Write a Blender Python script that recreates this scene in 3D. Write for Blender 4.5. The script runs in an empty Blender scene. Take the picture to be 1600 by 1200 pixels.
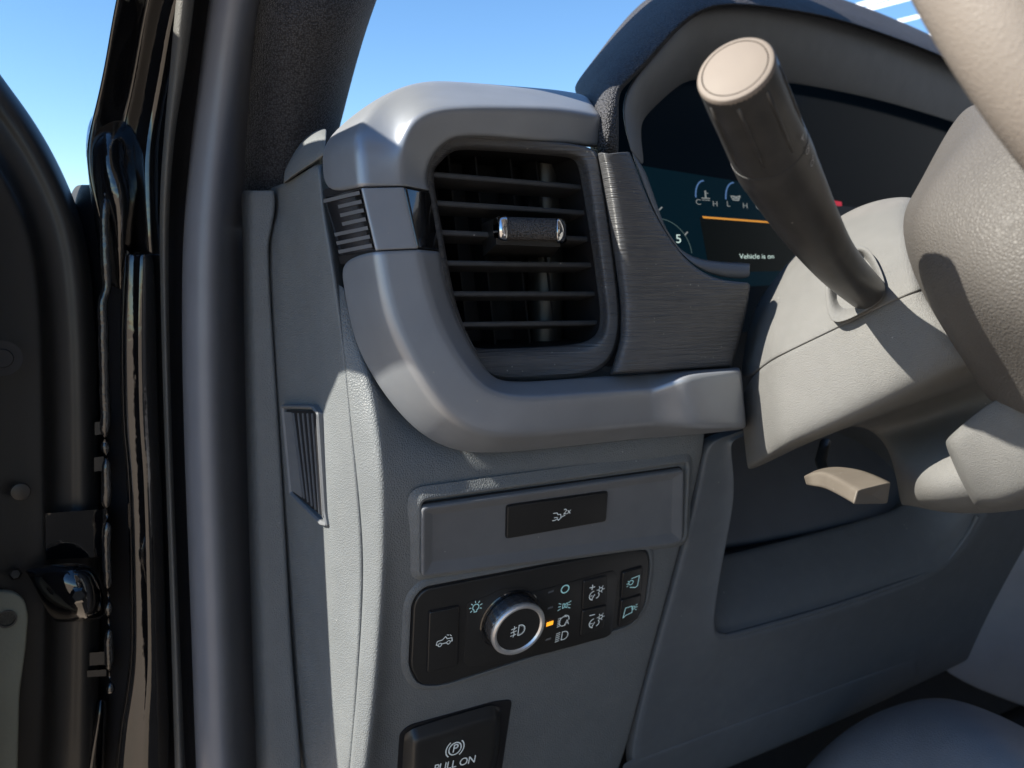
import bpy, bmesh, math, random
from mathutils import Vector, Matrix
R_ = math.radians
sc = bpy.context.scene
COL = sc.collection
random.seed(7)

# ------------------------------------------------------------------ camera
FPX = 1256.0                                # focal length in pixels of the 1600 x 1200 photograph
CAM = Vector((0, 0, 1.30))
YAW, PITCH = R_(28), R_(-8)
Fv = Vector((math.sin(YAW)*math.cos(PITCH), math.cos(YAW)*math.cos(PITCH), math.sin(PITCH)))
Rv = Vector((math.cos(YAW), -math.sin(YAW), 0))
Uv = Rv.cross(Fv)
cd = bpy.data.cameras.new('camera'); cam = bpy.data.objects.new('camera', cd); COL.objects.link(cam)
cam.matrix_world = Matrix.Translation(CAM) @ Matrix((Rv, Uv, -Fv)).transposed().to_4x4()
cd.sensor_width = 36; cd.lens = 36*FPX/1600
cd.clip_start = 0.01; cd.clip_end = 3000
cd.dof.use_dof = True; cd.dof.focus_distance = 0.52; cd.dof.aperture_fstop = 9.0
sc.camera = cam

# ------------------------------------------------------------------ light
SUN = Vector((-0.76, 0.115, 0.63)).normalized()
world = bpy.data.worlds.new('World'); sc.world = world; world.use_nodes = True
wn = world.node_tree.nodes; wl = world.node_tree.links
bg = wn['Background']
sky = wn.new('ShaderNodeTexSky'); sky.sky_type = 'NISHITA'; sky.sun_disc = False
sky.sun_elevation = math.asin(SUN.z); sky.sun_rotation = math.atan2(SUN.x, SUN.y)
sky.altitude = 300; sky.air_density = 1.0; sky.dust_density = 0.0; sky.ozone_density = 3.0
hs = wn.new('ShaderNodeHueSaturation'); hs.inputs['Saturation'].default_value = 1.16; hs.inputs['Value'].default_value = 1.0
wl.new(sky.outputs[0], hs.inputs['Color']); wl.new(hs.outputs[0], bg.inputs[0]); bg.inputs[1].default_value = 0.085
sd = bpy.data.lights.new('sun', 'SUN'); sd.energy = 5.0; sd.angle = R_(0.5); sd.color = (1.0, 0.93, 0.82)
so = bpy.data.objects.new('sun', sd); COL.objects.link(so)
so.rotation_euler = SUN.to_track_quat('Z', 'Y').to_euler(); so.location = SUN*20
sc.view_settings.view_transform = 'Standard'; sc.view_settings.look = 'None'
sc.view_settings.gamma = 1; sc.view_settings.use_curve_mapping = False
sc.view_settings.exposure = 1.4

# ------------------------------------------------------------------ pixel -> point helpers
def ray(x, y):
    return Fv + Rv*((x-800)/FPX) + Uv*((600-y)/FPX)
def P(x, y, Y):                              # on the upright plane at distance Y ahead
    r = ray(x, y); return CAM + r*(Y/r.y)
def D(x, y, d):                              # at depth d along the view axis
    return CAM + ray(x, y)*d
class Plane:
    def __init__(s, o, n, ex=None):
        s.o = o; s.n = n.normalized()
        ex = ex or Vector((1, 0, 0))
        s.ex = (ex - s.n*ex.dot(s.n)).normalized(); s.ey = s.n.cross(s.ex).normalized()
        if s.ey.z < 0: s.ey = -s.ey
    def at(s, x, y):
        r = ray(x, y); return CAM + r*((s.o-CAM).dot(s.n)/r.dot(s.n))
    def to2(s, p): q = p-s.o; return Vector((q.dot(s.ex), q.dot(s.ey)))
    def to3(s, q, h=0): return s.o + s.ex*q[0] + s.ey*q[1] + s.n*h
    def px(s, x, y): return s.to2(s.at(x, y))
def plane3(a, b, c):
    n = (b-a).cross(c-a).normalized()
    if n.dot(CAM-a) < 0: n = -n
    return Plane(a, n, b-a)

# ------------------------------------------------------------------ materials
MATS = {}
def mat(name, col, rough=0.5, spec=0.5, metal=0, bump=None, scale=800, bstr=0.2, bdist=0.0006, coat=0, dust=0, emit=None, estr=0, var=0.12, sheen=0):
    m = bpy.data.materials.new(name); m.use_nodes = True
    N = m.node_tree.nodes; L = m.node_tree.links; b = N['Principled BSDF']
    b.inputs['Base Color'].default_value = (*col, 1); b.inputs['Roughness'].default_value = rough
    b.inputs['Specular IOR Level'].default_value = spec; b.inputs['Metallic'].default_value = metal
    b.inputs['Coat Weight'].default_value = coat; b.inputs['Coat Roughness'].default_value = 0.03
    if sheen: b.inputs['Sheen Weight'].default_value = sheen; b.inputs['Sheen Roughness'].default_value = 0.4
    if emit: b.inputs['Emission Color'].default_value = (*emit, 1); b.inputs['Emission Strength'].default_value = estr
    tc = N.new('ShaderNodeTexCoord')
    def math_(op, a, c=None):
        n = N.new('ShaderNodeMath'); n.operation = op
        for i, v in enumerate((a, c)):
            if v is None: continue
            if isinstance(v, (int, float)): n.inputs[i].default_value = v
            else: L.new(v, n.inputs[i])
        return n.outputs[0]
    def noise(sca, det=2, vec=None):
        n = N.new('ShaderNodeTexNoise'); n.inputs['Scale'].default_value = sca; n.inputs['Detail'].default_value = det
        L.new(vec or tc.outputs['Object'], n.inputs['Vector']); return n.outputs['Fac']
    h = None
    if bump == 'leather':
        wv = N.new('ShaderNodeTexNoise'); wv.inputs['Scale'].default_value = scale*0.6
        L.new(tc.outputs['Object'], wv.inputs['Vector'])
        mx = N.new('ShaderNodeMix'); mx.data_type = 'VECTOR'; mx.inputs['Factor'].default_value = 0.0012
        L.new(tc.outputs['Object'], mx.inputs['A']); L.new(wv.outputs['Color'], mx.inputs['B'])
        v = N.new('ShaderNodeTexVoronoi'); v.feature = 'DISTANCE_TO_EDGE'; v.inputs['Scale'].default_value = scale
        L.new(mx.outputs['Result'], v.inputs['Vector'])
        e = math_('MINIMUM', v.outputs['Distance'], 0.28)
        h = math_('ADD', math_('MULTIPLY', e, 3.0), math_('MULTIPLY', noise(scale*1.8), 0.5))
    elif bump == 'fine':
        h = math_('ADD', noise(scale, 3), math_('MULTIPLY', noise(scale*3, 2), 0.6))
    elif bump == 'fabric':
        v = N.new('ShaderNodeTexVoronoi'); v.inputs['Scale'].default_value = scale; v.inputs['Randomness'].default_value = 0.75
        L.new(tc.outputs['Object'], v.inputs['Vector'])
        h = math_('ADD', math_('SUBTRACT', 1.0, math_('MULTIPLY', v.outputs['Distance'], 1.6)), math_('MULTIPLY', noise(scale*0.5), 0.3))
    elif bump == 'brushed':
        mp = N.new('ShaderNodeMapping'); mp.inputs['Scale'].default_value = (18, 18, 1400)
        L.new(tc.outputs['Object'], mp.inputs['Vector'])
        h = noise(1.0, 3, mp.outputs[0])
    elif bump == 'ripple':
        h = math_('ADD', noise(scale, 1), math_('MULTIPLY', noise(scale*4, 1), 0.25))
    if h is not None:
        bn = N.new('ShaderNodeBump'); bn.inputs['Strength'].default_value = bstr; bn.inputs['Distance'].default_value = bdist
        L.new(h, bn.inputs['Height']); L.new(bn.outputs[0], b.inputs['Normal'])
    weave = h if bump == 'fabric' else None
    # base colour: gentle large-scale unevenness plus dust specks
    base = None
    if var:
        cr = N.new('ShaderNodeMix'); cr.data_type = 'RGBA'
        cr.inputs['A'].default_value = (*[c*(1-var) for c in col], 1); cr.inputs['B'].default_value = (*[min(1, c*(1+var)) for c in col], 1)
        L.new(noise(35, 5), cr.inputs['Factor']); base = cr.outputs['Result']
        rn = N.new('ShaderNodeMapRange'); rn.inputs['To Min'].default_value = max(0.02, rough*0.85); rn.inputs['To Max'].default_value = min(1, rough*1.15)
        L.new(noise(50, 4), rn.inputs['Value']); L.new(rn.outputs[0], b.inputs['Roughness'])
    if weave is not None:
        wm = N.new('ShaderNodeMapRange'); wm.inputs['From Min'].default_value = 0.0; wm.inputs['From Max'].default_value = 1.1
        wm.inputs['To Min'].default_value = 0.35; wm.inputs['To Max'].default_value = 1.7; L.new(weave, wm.inputs['Value'])
        vm = N.new('ShaderNodeVectorMath'); vm.operation = 'SCALE'; L.new(base, vm.inputs[0]); L.new(wm.outputs[0], vm.inputs['Scale']); base = vm.outputs[0]
    if dust:
        v = N.new('ShaderNodeTexVoronoi'); v.inputs['Scale'].default_value = 260
        L.new(tc.outputs['Object'], v.inputs['Vector'])
        sp = N.new('ShaderNodeSeparateColor'); L.new(v.outputs['Color'], sp.inputs[0])
        keep = math_('LESS_THAN', sp.outputs[0], dust)
        sz = math_('MULTIPLY', sp.outputs[1], 0.16)
        dot = math_('MULTIPLY', math_('LESS_THAN', v.outputs['Distance'], sz), keep)
        film = math_('MULTIPLY', math_('SUBTRACT', noise(90, 6), 0.45), 0.10)
        dm = N.new('ShaderNodeMix'); dm.data_type = 'RGBA'
        L.new(math_('MAXIMUM', math_('MULTIPLY', dot, 0.55), film), dm.inputs['Factor'])
        dm.clamp_factor = True
        if base: L.new(base, dm.inputs['A'])
        else: dm.inputs['A'].default_value = (*col, 1)
        dm.inputs['B'].default_value = (0.45, 0.43, 0.40, 1); base = dm.outputs['Result']
    if base: L.new(base, b.inputs['Base Color'])
    MATS[name] = m
    return m

G = mat('grey_grain_plastic', (0.142, 0.152, 0.158), 0.50, 0.4, bump='leather', scale=600, bstr=0.55, bdist=0.0005, dust=0.02)
GS = mat('dark_grey_plastic', (0.132, 0.138, 0.148), 0.46, 0.45, bump='fine', scale=2200, bstr=0.25, bdist=0.0003, dust=0.03)
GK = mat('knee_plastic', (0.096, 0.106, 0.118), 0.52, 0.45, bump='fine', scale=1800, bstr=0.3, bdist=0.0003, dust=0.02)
TRIM = mat('satin_trim_paint', (0.282, 0.298, 0.326), 0.40, 0.5, 0.50, bump='fine', scale=2600, bstr=0.10, bdist=0.0002, dust=0.10)
COLM = mat('column_plastic', (0.150, 0.148, 0.143), 0.55, 0.45, bump='fine', scale=1400, bstr=1.0, bdist=0.0006, dust=0.02)
BLK = mat('black_plastic', (0.020, 0.0195, 0.019), 0.38, 0.5, bump='fine', scale=2200, bstr=0.12, bdist=0.0002)
BLKM = mat('matte_black', (0.010, 0.010, 0.012), 0.6, 0.4, bump='fine', scale=1500, bstr=0.2, bdist=0.0003)
GLB = mat('gloss_black', (0.006, 0.006, 0.007), 0.10, 0.5, coat=1, var=0)
BRSH = mat('brushed_dark_plastic', (0.075, 0.076, 0.080), 0.36, 0.6, bump='brushed', bstr=1.0, bdist=0.0014, dust=0.20)
CHR = mat('satin_chrome', (0.80, 0.79, 0.78), 0.36, 0.5, 0.8, var=0.03)
CHRP = mat('polished_chrome', (0.75, 0.75, 0.76), 0.07, 0.5, 1, var=0)
FAB = mat('woven_cloth', (0.050, 0.050, 0.056), 0.8, 0.25, bump='fabric', scale=780, bstr=0.8, bdist=0.0006, sheen=0.3)
FABL = mat('coarse_woven_skin', (0.055, 0.055, 0.062), 0.6, 0.3, bump='fabric', scale=620, bstr=1.0, bdist=0.0009)
RUB = mat('seal_rubber', (0.160, 0.164, 0.182), 0.40, 0.5, bump='fine', scale=900, bstr=0.15, bdist=0.0003)
RUBL = mat('pebbled_rubber', (0.085, 0.084, 0.078), 0.5, 0.5, bump='leather', scale=700, bstr=0.5, bdist=0.0004)
PNTF = mat('lumpy_black_paint', (0.004, 0.004, 0.005), 0.07, 0.6, coat=1, bump='ripple', scale=60, bstr=0.6, bdist=0.003, var=0)
PNT = mat('black_car_paint', (0.004, 0.004, 0.005), 0.06, 0.6, coat=1, bump='ripple', scale=60, bstr=0.25, bdist=0.002, var=0)
SEAL = mat('seam_sealer', (0.012, 0.012, 0.013), 0.18, 0.6, coat=0.8, bump='ripple', scale=190, bstr=0.7, bdist=0.0015, var=0)
PAD = mat('sound_pad', (0.16, 0.165, 0.13), 0.6, 0.4, bump='fine', scale=120, bstr=0.4, bdist=0.001)
LTH = mat('wheel_leather', (0.085, 0.078, 0.072), 0.55, 0.4, bump='leather', scale=560, bstr=0.55, bdist=0.0005)
STK = mat('stalk_plastic', (0.032, 0.031, 0.031), 0.40, 0.5, bump='fine', scale=2500, bstr=0.12, bdist=0.0002, dust=0.02)
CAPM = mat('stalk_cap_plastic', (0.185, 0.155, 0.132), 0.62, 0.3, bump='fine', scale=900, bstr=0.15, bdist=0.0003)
WHT = mat('white_print', (0.58, 0.64, 0.66), 0.5, 0.3, var=0, emit=(0.75, 0.85, 0.9), estr=0.06)
CYN = mat('cyan_print', (0.45, 0.70, 0.72), 0.5, 0.3, var=0, emit=(0.5, 0.9, 0.95), estr=0.05)
GRY = mat('grey_print', (0.50, 0.50, 0.51), 0.5, 0.3, var=0)
AMB = mat('amber_led', (0.9, 0.45, 0.05), 0.4, 0.4, var=0, emit=(1.0, 0.36, 0.02), estr=0.5)
SCRN = mat('screen_glass', (0.004, 0.006, 0.009), 0.15, 0.03, var=0, emit=(0.03, 0.10, 0.20), estr=0.006)
SCRB = mat('screen_lit_area', (0.004, 0.008, 0.012), 0.2, 0.03, var=0, emit=(0.03, 0.20, 0.34), estr=0.016)
SCRK = mat('screen_window', (0.004, 0.006, 0.007), 0.25, 0.1, var=0, emit=(0.05, 0.08, 0.08), estr=0.012)
def glow(n, c, s): return mat(n, (0.01, 0.01, 0.01), 0.5, 0.2, var=0, emit=c, estr=s)
G_OR = glow('screen_orange', (1.0, 0.42, 0.06), 0.24); G_WH = glow('screen_white', (0.75, 0.95, 0.88), 0.30)
G_DIM = glow('screen_dim', (0.55, 0.6, 0.6), 0.14); G_BL = glow('screen_blue', (0.18, 0.38, 0.8), 0.14)
G_RED = glow('screen_red', (0.9, 0.05, 0.10), 0.20); G_TEAL = glow('screen_teal', (0.3, 0.5, 0.5), 0.06)
CON = mat('console_plastic', (0.22, 0.22, 0.24), 0.5, 0.45, bump='fine', scale=1400, bstr=0.35, bdist=0.0004)
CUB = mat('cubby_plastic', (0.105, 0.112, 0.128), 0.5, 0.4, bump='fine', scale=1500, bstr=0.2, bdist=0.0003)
CARP = mat('footwell_carpet', (0.02, 0.02, 0.022), 0.9, 0.2, bump='fine', scale=500, bstr=0.8, bdist=0.002)
SEAT = mat('seat_vinyl', (0.19, 0.19, 0.205), 0.45, 0.5, bump='leather', scale=420, bstr=0.35, bdist=0.0005)

# ------------------------------------------------------------------ object helpers
def thing(name, label, cat, loc, group=None):
    o = bpy.data.objects.new(name, None); o.empty_display_size = 0.02; COL.objects.link(o)
    o.location = loc; o['label'] = label; o['category'] = cat
    if group: o['group'] = group
    return o
def origin(o):
    v = Vector((0, 0, 0))
    while o is not None: v += o.location; o = o.parent
    return v
def finish(name, bm, m, parent=None, sharp=35, subsurf=0, solid=0, label=None):
    off = origin(parent) if parent else Vector((0, 0, 0))
    bmesh.ops.recalc_face_normals(bm, faces=bm.faces) if not solid else None
    for v in bm.verts: v.co -= off
    me = bpy.data.meshes.new(name); bm.to_mesh(me); bm.free()
    for p in me.polygons: p.use_smooth = True
    if sharp and not subsurf: me.set_sharp_from_angle(angle=R_(sharp))
    me.materials.append(m)
    o = bpy.data.objects.new(name, me); COL.objects.link(o)
    if parent: o.parent = parent
    if solid:
        md = o.modifiers.new('thick', 'SOLIDIFY'); md.thickness = solid; md.offset = -1
    if subsurf:
        md = o.modifiers.new('smooth', 'SUBSURF'); md.levels = subsurf; md.render_levels = subsurf; md.boundary_smooth = 'PRESERVE_CORNERS'
    if label: o['label'] = label
    return o
def grid(name, rows, m, parent=None, sub=3, crease=None, solid=0.003, closed=False, crow=None, label=None):
    """Control net -> subdivision surface. rows of equal length; crease {column: weight}, crow {row: weight}."""
    bm = bmesh.new()
    V = [[bm.verts.new(p) for p in r] for r in rows]
    nc = len(rows[0])
    for i in range(len(rows)-1):
        for j in range(nc if closed else nc-1):
            k = (j+1) % nc
            bm.faces.new((V[i][j], V[i][k], V[i+1][k], V[i+1][j]))
    bm.normal_update()
    s = sum((f.normal.dot(CAM-f.calc_center_median())*f.calc_area() for f in bm.faces))
    if s < 0: bmesh.ops.reverse_faces(bm, faces=bm.faces)
    cl = bm.edges.layers.float.new('crease_edge')
    def setc(a, b, w):
        e = bm.edges.get((a, b))
        if e: e[cl] = w
    for j, w in (crease or {}).items():
        for i in range(len(rows)-1): setc(V[i][j], V[i+1][j], w)
    for i, w in (crow or {}).items():
        for j in range(nc if closed else nc-1): setc(V[i][j], V[i][(j+1) % nc], w)
    return finish(name, bm, m, parent, subsurf=sub, solid=solid, label=label)
def roundpoly(pts, r, n=5):
    """round the corners of a 2-D polygon; r a number or one per corner"""
    out = []; k = len(pts)
    for i in range(k):
        p = Vector(pts[i]); a = Vector(pts[i-1]); c = Vector(pts[(i+1) % k])
        rr = r[i] if isinstance(r, (list, tuple)) else r
        da = (a-p); dc = (c-p); t = min(rr, da.length*0.48, dc.length*0.48)
        p0 = p+da.normalized()*t; p1 = p+dc.normalized()*t
        for q in range(n+1):
            u = q/n; out.append(p0*(1-u)**2 + p*2*u*(1-u) + p1*u*u)
    return out
def inset(poly, d):
    k = len(poly); A = sum(poly[i-1].x*poly[i].y-poly[i].x*poly[i-1].y for i in range(k))
    s = 1 if A > 0 else -1; out = []
    for i in range(k):
        e0 = (poly[i]-poly[i-1]); e1 = (poly[(i+1) % k]-poly[i])
        if e0.length < 1e-9: e0 = e1
        if e1.length < 1e-9: e1 = e0
        n0 = Vector((-e0.y, e0.x)).normalized(); n1 = Vector((-e1.y, e1.x)).normalized()
        b = (n0+n1)
        b = n0 if b.length < 1e-6 else b.normalized()
        out.append(poly[i]+b*(s*d/max(0.4, b.dot(n0))))
    return out
def plate(name, pl, pix, m, parent, prof, r=8, cap=True, label=None, sharp=30, loc2=None):
    """profiled plate on a plane: outline in photo pixels, prof = [(inset, height) ...] in metres"""
    base = [pl.px(*q) for q in pix] if loc2 is None else [Vector(q) for q in loc2]
    k1 = (pl.at(*pix[0])-CAM).dot(Fv)/FPX if loc2 is None else 1
    rr = r*k1
    bm = bmesh.new(); prev = None
    for d, h in prof:
        ring = [bm.verts.new(pl.to3(q, h)) for q in roundpoly(inset(base, d) if d else base, max(.0004, rr-d*.8))]
        if prev:
            for i in range(len(ring)):
                bm.faces.new((prev[i-1], prev[i], ring[i], ring[i-1]))
        prev = ring
    if cap: bm.faces.new(prev)
    return finish(name, bm, m, parent, sharp=sharp, label=label)
def bev(h, b=0.0008, d0=0):                   # rounded-edge profile
    return [(d0, -0.002), (d0, h-b)] + [(d0+b*(1-math.cos(a)), h-b+b*math.sin(a)) for a in (0.4, 0.8, 1.2, 1.5708)]
def tube(bm, pts, rad, seg=12, cap=True, flat=1.0, up=None):
    rings = []; n = len(pts)
    upv = up or Vector((0, 0, 1))
    for i, p in enumerate(pts):
        t = (pts[min(i+1, n-1)]-pts[max(i-1, 0)]).normalized()
        a = upv.cross(t)
        if a.length < 1e-4: a = Vector((1, 0, 0)).cross(t)
        a.normalize(); b = t.cross(a)
        r = rad[i] if isinstance(rad, (list, tuple)) else rad
        rings.append([bm.verts.new(p+a*(r*math.cos(2*math.pi*k/seg))+b*(r*flat*math.sin(2*math.pi*k/seg))) for k in range(seg)])
    for i in range(n-1):
        for k in range(seg):
            bm.faces.new((rings[i][k], rings[i][(k+1) % seg], rings[i+1][(k+1) % seg], rings[i+1][k]))
    if cap: bm.faces.new(rings[0][::-1]); bm.faces.new(rings[-1])
def spline(pts, n=6):
    """Catmull-Rom through points (Vectors of any size)"""
    out = []; k = len(pts)
    for i in range(k-1):
        p0, p1, p2, p3 = pts[max(i-1, 0)], pts[i], pts[i+1], pts[min(i+2, k-1)]
        for q in range(n):
            t = q/n
            out.append(0.5*((2*p1)+(p2-p0)*t+(2*p0-5*p1+4*p2-p3)*t*t+(3*p1-p0-3*p2+p3)*t**3))
    out.append(pts[-1]); return out
def lathe(bm, o, ax, prof, seg=64, e1=None):
    """prof = [(radius, height)]"""
    ax = ax.normalized(); a = (e1 or Vector((1, 0, 0))); a = (a-ax*a.dot(ax)).normalized(); b = ax.cross(a)
    prev = None
    for r, h in prof:
        if r < 1e-6:
            ring = [bm.verts.new(o+ax*h)]
        else:
            ring = [bm.verts.new(o+ax*h+a*(r*math.cos(2*math.pi*k/seg))+b*(r*math.sin(2*math.pi*k/seg))) for k in range(seg)]
        if prev:
            if len(prev) == 1:
                for k in range(seg): bm.faces.new((prev[0], ring[k], ring[(k+1) % seg]))
            elif len(ring) == 1:
                for k in range(seg): bm.faces.new((prev[k], prev[(k+1) % seg], ring[0]))
            else:
                for k in range(seg): bm.faces.new((prev[k], prev[(k+1) % seg], ring[(k+1) % seg], ring[k]))
        prev = ring
def hexa(bm, c):                              # box from 8 corners: front 4 (loop), back 4 (loop)
    v = [bm.verts.new(p) for p in c]
    for f in ((0, 1, 2, 3), (7, 6, 5, 4), (0, 4, 5, 1), (1, 5, 6, 2), (2, 6, 7, 3), (3, 7, 4, 0)):
        bm.faces.new([v[i] for i in f])
class Ink:
    """flat printed strokes standing a hair proud of a plane; local units = photo pixels"""
    def __init__(s, pl, cx, cy, h, sx, sy=None, shear=0):
        s.pl = pl; s.c = pl.px(cx, cy); s.h = h; s.sx = sx; s.sy = sy or sx; s.sh = shear; s.bm = bmesh.new()
    def pt(s, q):
        return s.pl.to3(s.c+Vector((q[0]*s.sx, q[1]*s.sy)), s.h)
    def line(s, pts, w=1.3, closed=False):
        pts = [Vector(p) for p in pts]
        if closed: pts = pts+[pts[0]]
        for a, b in zip(pts, pts[1:]):
            d = (b-a)
            if d.length < 1e-6: continue
            d.normalize(); n = Vector((-d.y, d.x))*(w/2); e = d*(w*0.35)
            s.bm.faces.new([s.bm.verts.new(s.pt(q)) for q in (a-e-n, b+e-n, b+e+n, a-e+n)])
    def arc(s, cx, cy, r, a0, a1, w=1.3, n=18, ry=None):
        ry = ry or r
        s.line([(cx+r*math.cos(R_(a0+(a1-a0)*i/n)), cy+ry*math.sin(R_(a0+(a1-a0)*i/n))) for i in range(n+1)], w)
    def fill(s, pts):
        s.bm.faces.new([s.bm.verts.new(s.pt(Vector(q))) for q in pts])
    def text(s, body, cx, cy, size, space=1.0, bold=0.0):
        cu = bpy.data.curves.new('lettering', 'FONT'); cu.body = body; cu.align_x = 'CENTER'; cu.align_y = 'CENTER'
        cu.size = size; cu.space_character = space; cu.offset = bold
        ob = bpy.data.objects.new('lettering', cu); COL.objects.link(ob)
        dg = bpy.context.evaluated_depsgraph_get(); dg.update()
        me = bpy.data.meshes.new_from_object(ob.evaluated_get(dg))
        vs = [s.bm.verts.new(s.pt((v.co.x+cx, v.co.y+cy))) for v in me.vertices]
        for p in me.polygons:
            try: s.bm.faces.new([vs[i] for i in p.vertices])
            except ValueError: pass
        bpy.data.objects.remove(ob); bpy.data.meshes.remove(me); bpy.data.curves.remove(cu)
    def done(s, name, m, parent, label=None):
        # give the print a real (tiny) thickness direction: all faces look along the plane normal
        s.bm.normal_update()
        for f in s.bm.faces:
            if f.normal.dot(s.pl.n) < 0: f.normal_flip()
        off = origin(parent)
        for v in s.bm.verts: v.co -= off
        me = bpy.data.meshes.new(name); s.bm.to_mesh(me); s.bm.free(); me.materials.append(m)
        o = bpy.data.objects.new(name, me); COL.objects.link(o); o.parent = parent
        if label: o['label'] = label
        return o
def rowsP(rows): return [[P(*q) for q in r] for r in rows]
def rowsD(rows): return [[D(*q) for q in r] for r in rows]
def vstrip(table, prof):
    """vertical strip: table [(y, xl, xr, Y)], prof [(t across 0..1, dY)]"""
    return [[P(xl+(xr-xl)*t, y, Y+dy) for t, dy in prof] for y, xl, xr, Y in table]

# ================================================================== SETTING
bm = bmesh.new()
bmesh.ops.create_grid(bm, x_segments=1, y_segments=1, size=800)
GRD = mat('sandy_gravel', (0.34, 0.275, 0.21), 0.9, 0.2, bump='fine', scale=30, bstr=0.6, bdist=0.02, var=0.25)
g = finish('ground', bm, GRD, None); g['kind'] = 'structure'; g.location = (0, 0, 0)

# ================================================================== DOOR SIDE (left of the photo)
# painted door frame of the body: windscreen pillar above, hinge pillar below
t = thing('door_frame', 'glossy black painted door frame pillar of the truck between the open door and the rubber seal', 'door frame', P(220, 1200, .68))
rows = [(-700, 330, 560, .53), (-350, 262, 430, .57), (-150, 215, 345, .60), (0, 178, 292, .62), (80, 166, 278, .64), (150, 152, 266, .655), (195, 140, 256, .66), (240, 131, 250, .66),
        (300, 141, 249, .66), (350, 156, 248, .66), (400, 168, 248, .66)]
def jamb(y, xl, xr, Y):
    w = xr-xl
    return [P(xl, y, Y+.035), P(xl+w*.015, y, Y+.004), P(xl+w*.44, y, Y+.012), P(xl+w*.52, y, Y+.009), P(xl+w*.60, y, Y+.003), P(xl+w*.82, y, Y-.007), P(xl+w*.97, y, Y-.006), P(xr+30, y, Y+.02)]
grid('windscreen_pillar', [jamb(*r) for r in rows], PNT, t, crease={1: .75, 2: .4, 5: .3})
rows = [(395, 193, 250, .655), (450, 190, 250, .655), (520, 187, 250, .655), (600, 188, 251, .655), (680, 190, 254, .655), (720, 196, 256, .655), (800, 200, 259, .655),
        (900, 202, 262, .655), (1000, 204, 265, .655), (1060, 200, 268, .655), (1110, 191, 271, .655), (1150, 184, 273, .655), (1250, 176, 277, .655)]
def jamb2(y, xl, xr, Y):
    w = xr-xl
    return [P(xl, y, Y+.05), P(xl, y, Y), P(xl+4, y, Y-.004), P(xl+8, y, Y+.001), P(xl+w*.42, y, Y-.004), P(xl+w*.5, y, Y-.006), P(xl+w*.85, y, Y-.004), P(xr+14, y, Y+.01)]
grid('hinge_pillar', [jamb2(*r) for r in rows], PNT, t, crease={1: .6, 2: .5, 4: .5})
# inner web behind the flange
grid('inner_web', [[P(x0, y, .78), P(x0+12, y-3, .755), P(max(158, x0+30), y, .715), P(215, y, .69)] for x0, y in ((112, 288), (100, 330), (95, 420), (95, 600), (95, 800), (95, 1000), (95, 1250))], BLKM, t)
# folded bulge where the pillar meets the wing
rows = [[P(136, 180, .70), P(160, 160, .70), P(192, 150, .70), P(226, 160, .69)],
        [P(129, 222, .680), P(156, 208, .652), P(190, 205, .648), P(224, 220, .672)],
        [P(131, 255, .678), P(162, 240, .640), P(182, 250, .654), P(222, 262, .664)],
        [P(136, 290, .678), P(156, 296, .650), P(192, 286, .638), P(220, 305, .662)],
        [P(143, 340, .680), P(166, 342, .656), P(192, 340, .640), P(214, 350, .662)],
        [P(150, 390, .684), P(170, 392, .662), P(188, 396, .648), P(208, 400, .664)],
        [P(156, 450, .69), P(172, 450, .675), P(186, 455, .662), P(200, 460, .67)]]
grid('cowl_fold', rows, PNTF, t)
# seam sealer bead, lumpy
bm = bmesh.new(); pts = []; rad = []
y = 300
while y < 1090:
    cx = 158+ (y-300)*.018 + random.uniform(-1.5, 1.5) + (6 if y < 460 else 0)
    pts.append(P(cx, y, .652)); rad.append(.0036+random.uniform(-.0003, .0003)+.0002*math.sin(y*.05)); y += 14
tube(bm, pts, rad, 10)
finish('seam_sealer', bm, SEAL, t, sharp=0, subsurf=1)
bm = bmesh.new()
for (x, y, w, h) in ((148, 660, 14, 20), (147, 715, 15, 22), (140, 1020, 28, 20), (136, 1048, 30, 10)):
    hexa(bm, [P(x, y, .68), P(x+w, y-2, .68), P(x+w, y+h-2, .68), P(x, y+h, .68), P(x, y, .72), P(x+w, y, .72), P(x+w, y+h, .72), P(x, y+h, .72)])
finish('bracket', bm, BLK, t)
rows = [[P(146, 1095, .70), P(158, 1090, .69), P(170, 1093, .70)], [P(140, 1120, .70), P(157, 1118, .682), P(169, 1118, .70)],
        [P(120, 1170, .70), P(150, 1168, .682), P(166, 1168, .70)], [P(105, 1240, .70), P(140, 1240, .682), P(165, 1240, .70)]]
grid('lower_bracket', rows, PNT, t)

# door seal: outer pebbled lip, dark channel, main rubber bulb
t = thing('door_seal', 'long black rubber weather seal running up the door opening beside the pillar trim', 'weather seal', P(330, 1200, .62))
tb = [(-700, 372, 420, .50), (-350, 330, 368, .54), (-150, 292, 322, .57), (0, 274, 304, .590), (100, 266, 293, .603), (200, 257, 273, .61), (300, 249, 266, .62), (400, 249, 262, .635), (600, 254, 266, .635), (800, 261, 273, .635), (1000, 268, 281, .635), (1250, 274, 292, .635)]
grid('lip', vstrip(tb, [(0, .02), (0.02, .003), (.3, -.004), (.7, -.004), (.98, .002), (1, .03)]), RUBL, t, crease={1: .4, 4: .4}, solid=.001)
tb2 = [(y, xr-1, xr+40, Y+.012) for y, xl, xr, Y in tb]
grid('channel', vstrip(tb2, [(0, 0), (.3, .012), (1, .015)]), BLKM, t, solid=.001)
tb = [(-700, 432, 590, .515), (-350, 392, 520, .55), (-150, 354, 464, .58), (0, 324, 432, .60), (100, 313, 414, .612), (200, 300, 399, .617), (300, 290, 390, .617), (400, 283, 385, .617), (600, 284, 386, .617), (800, 291, 391, .617), (1000, 299, 399, .617), (1250, 307, 410, .617)]
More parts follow.
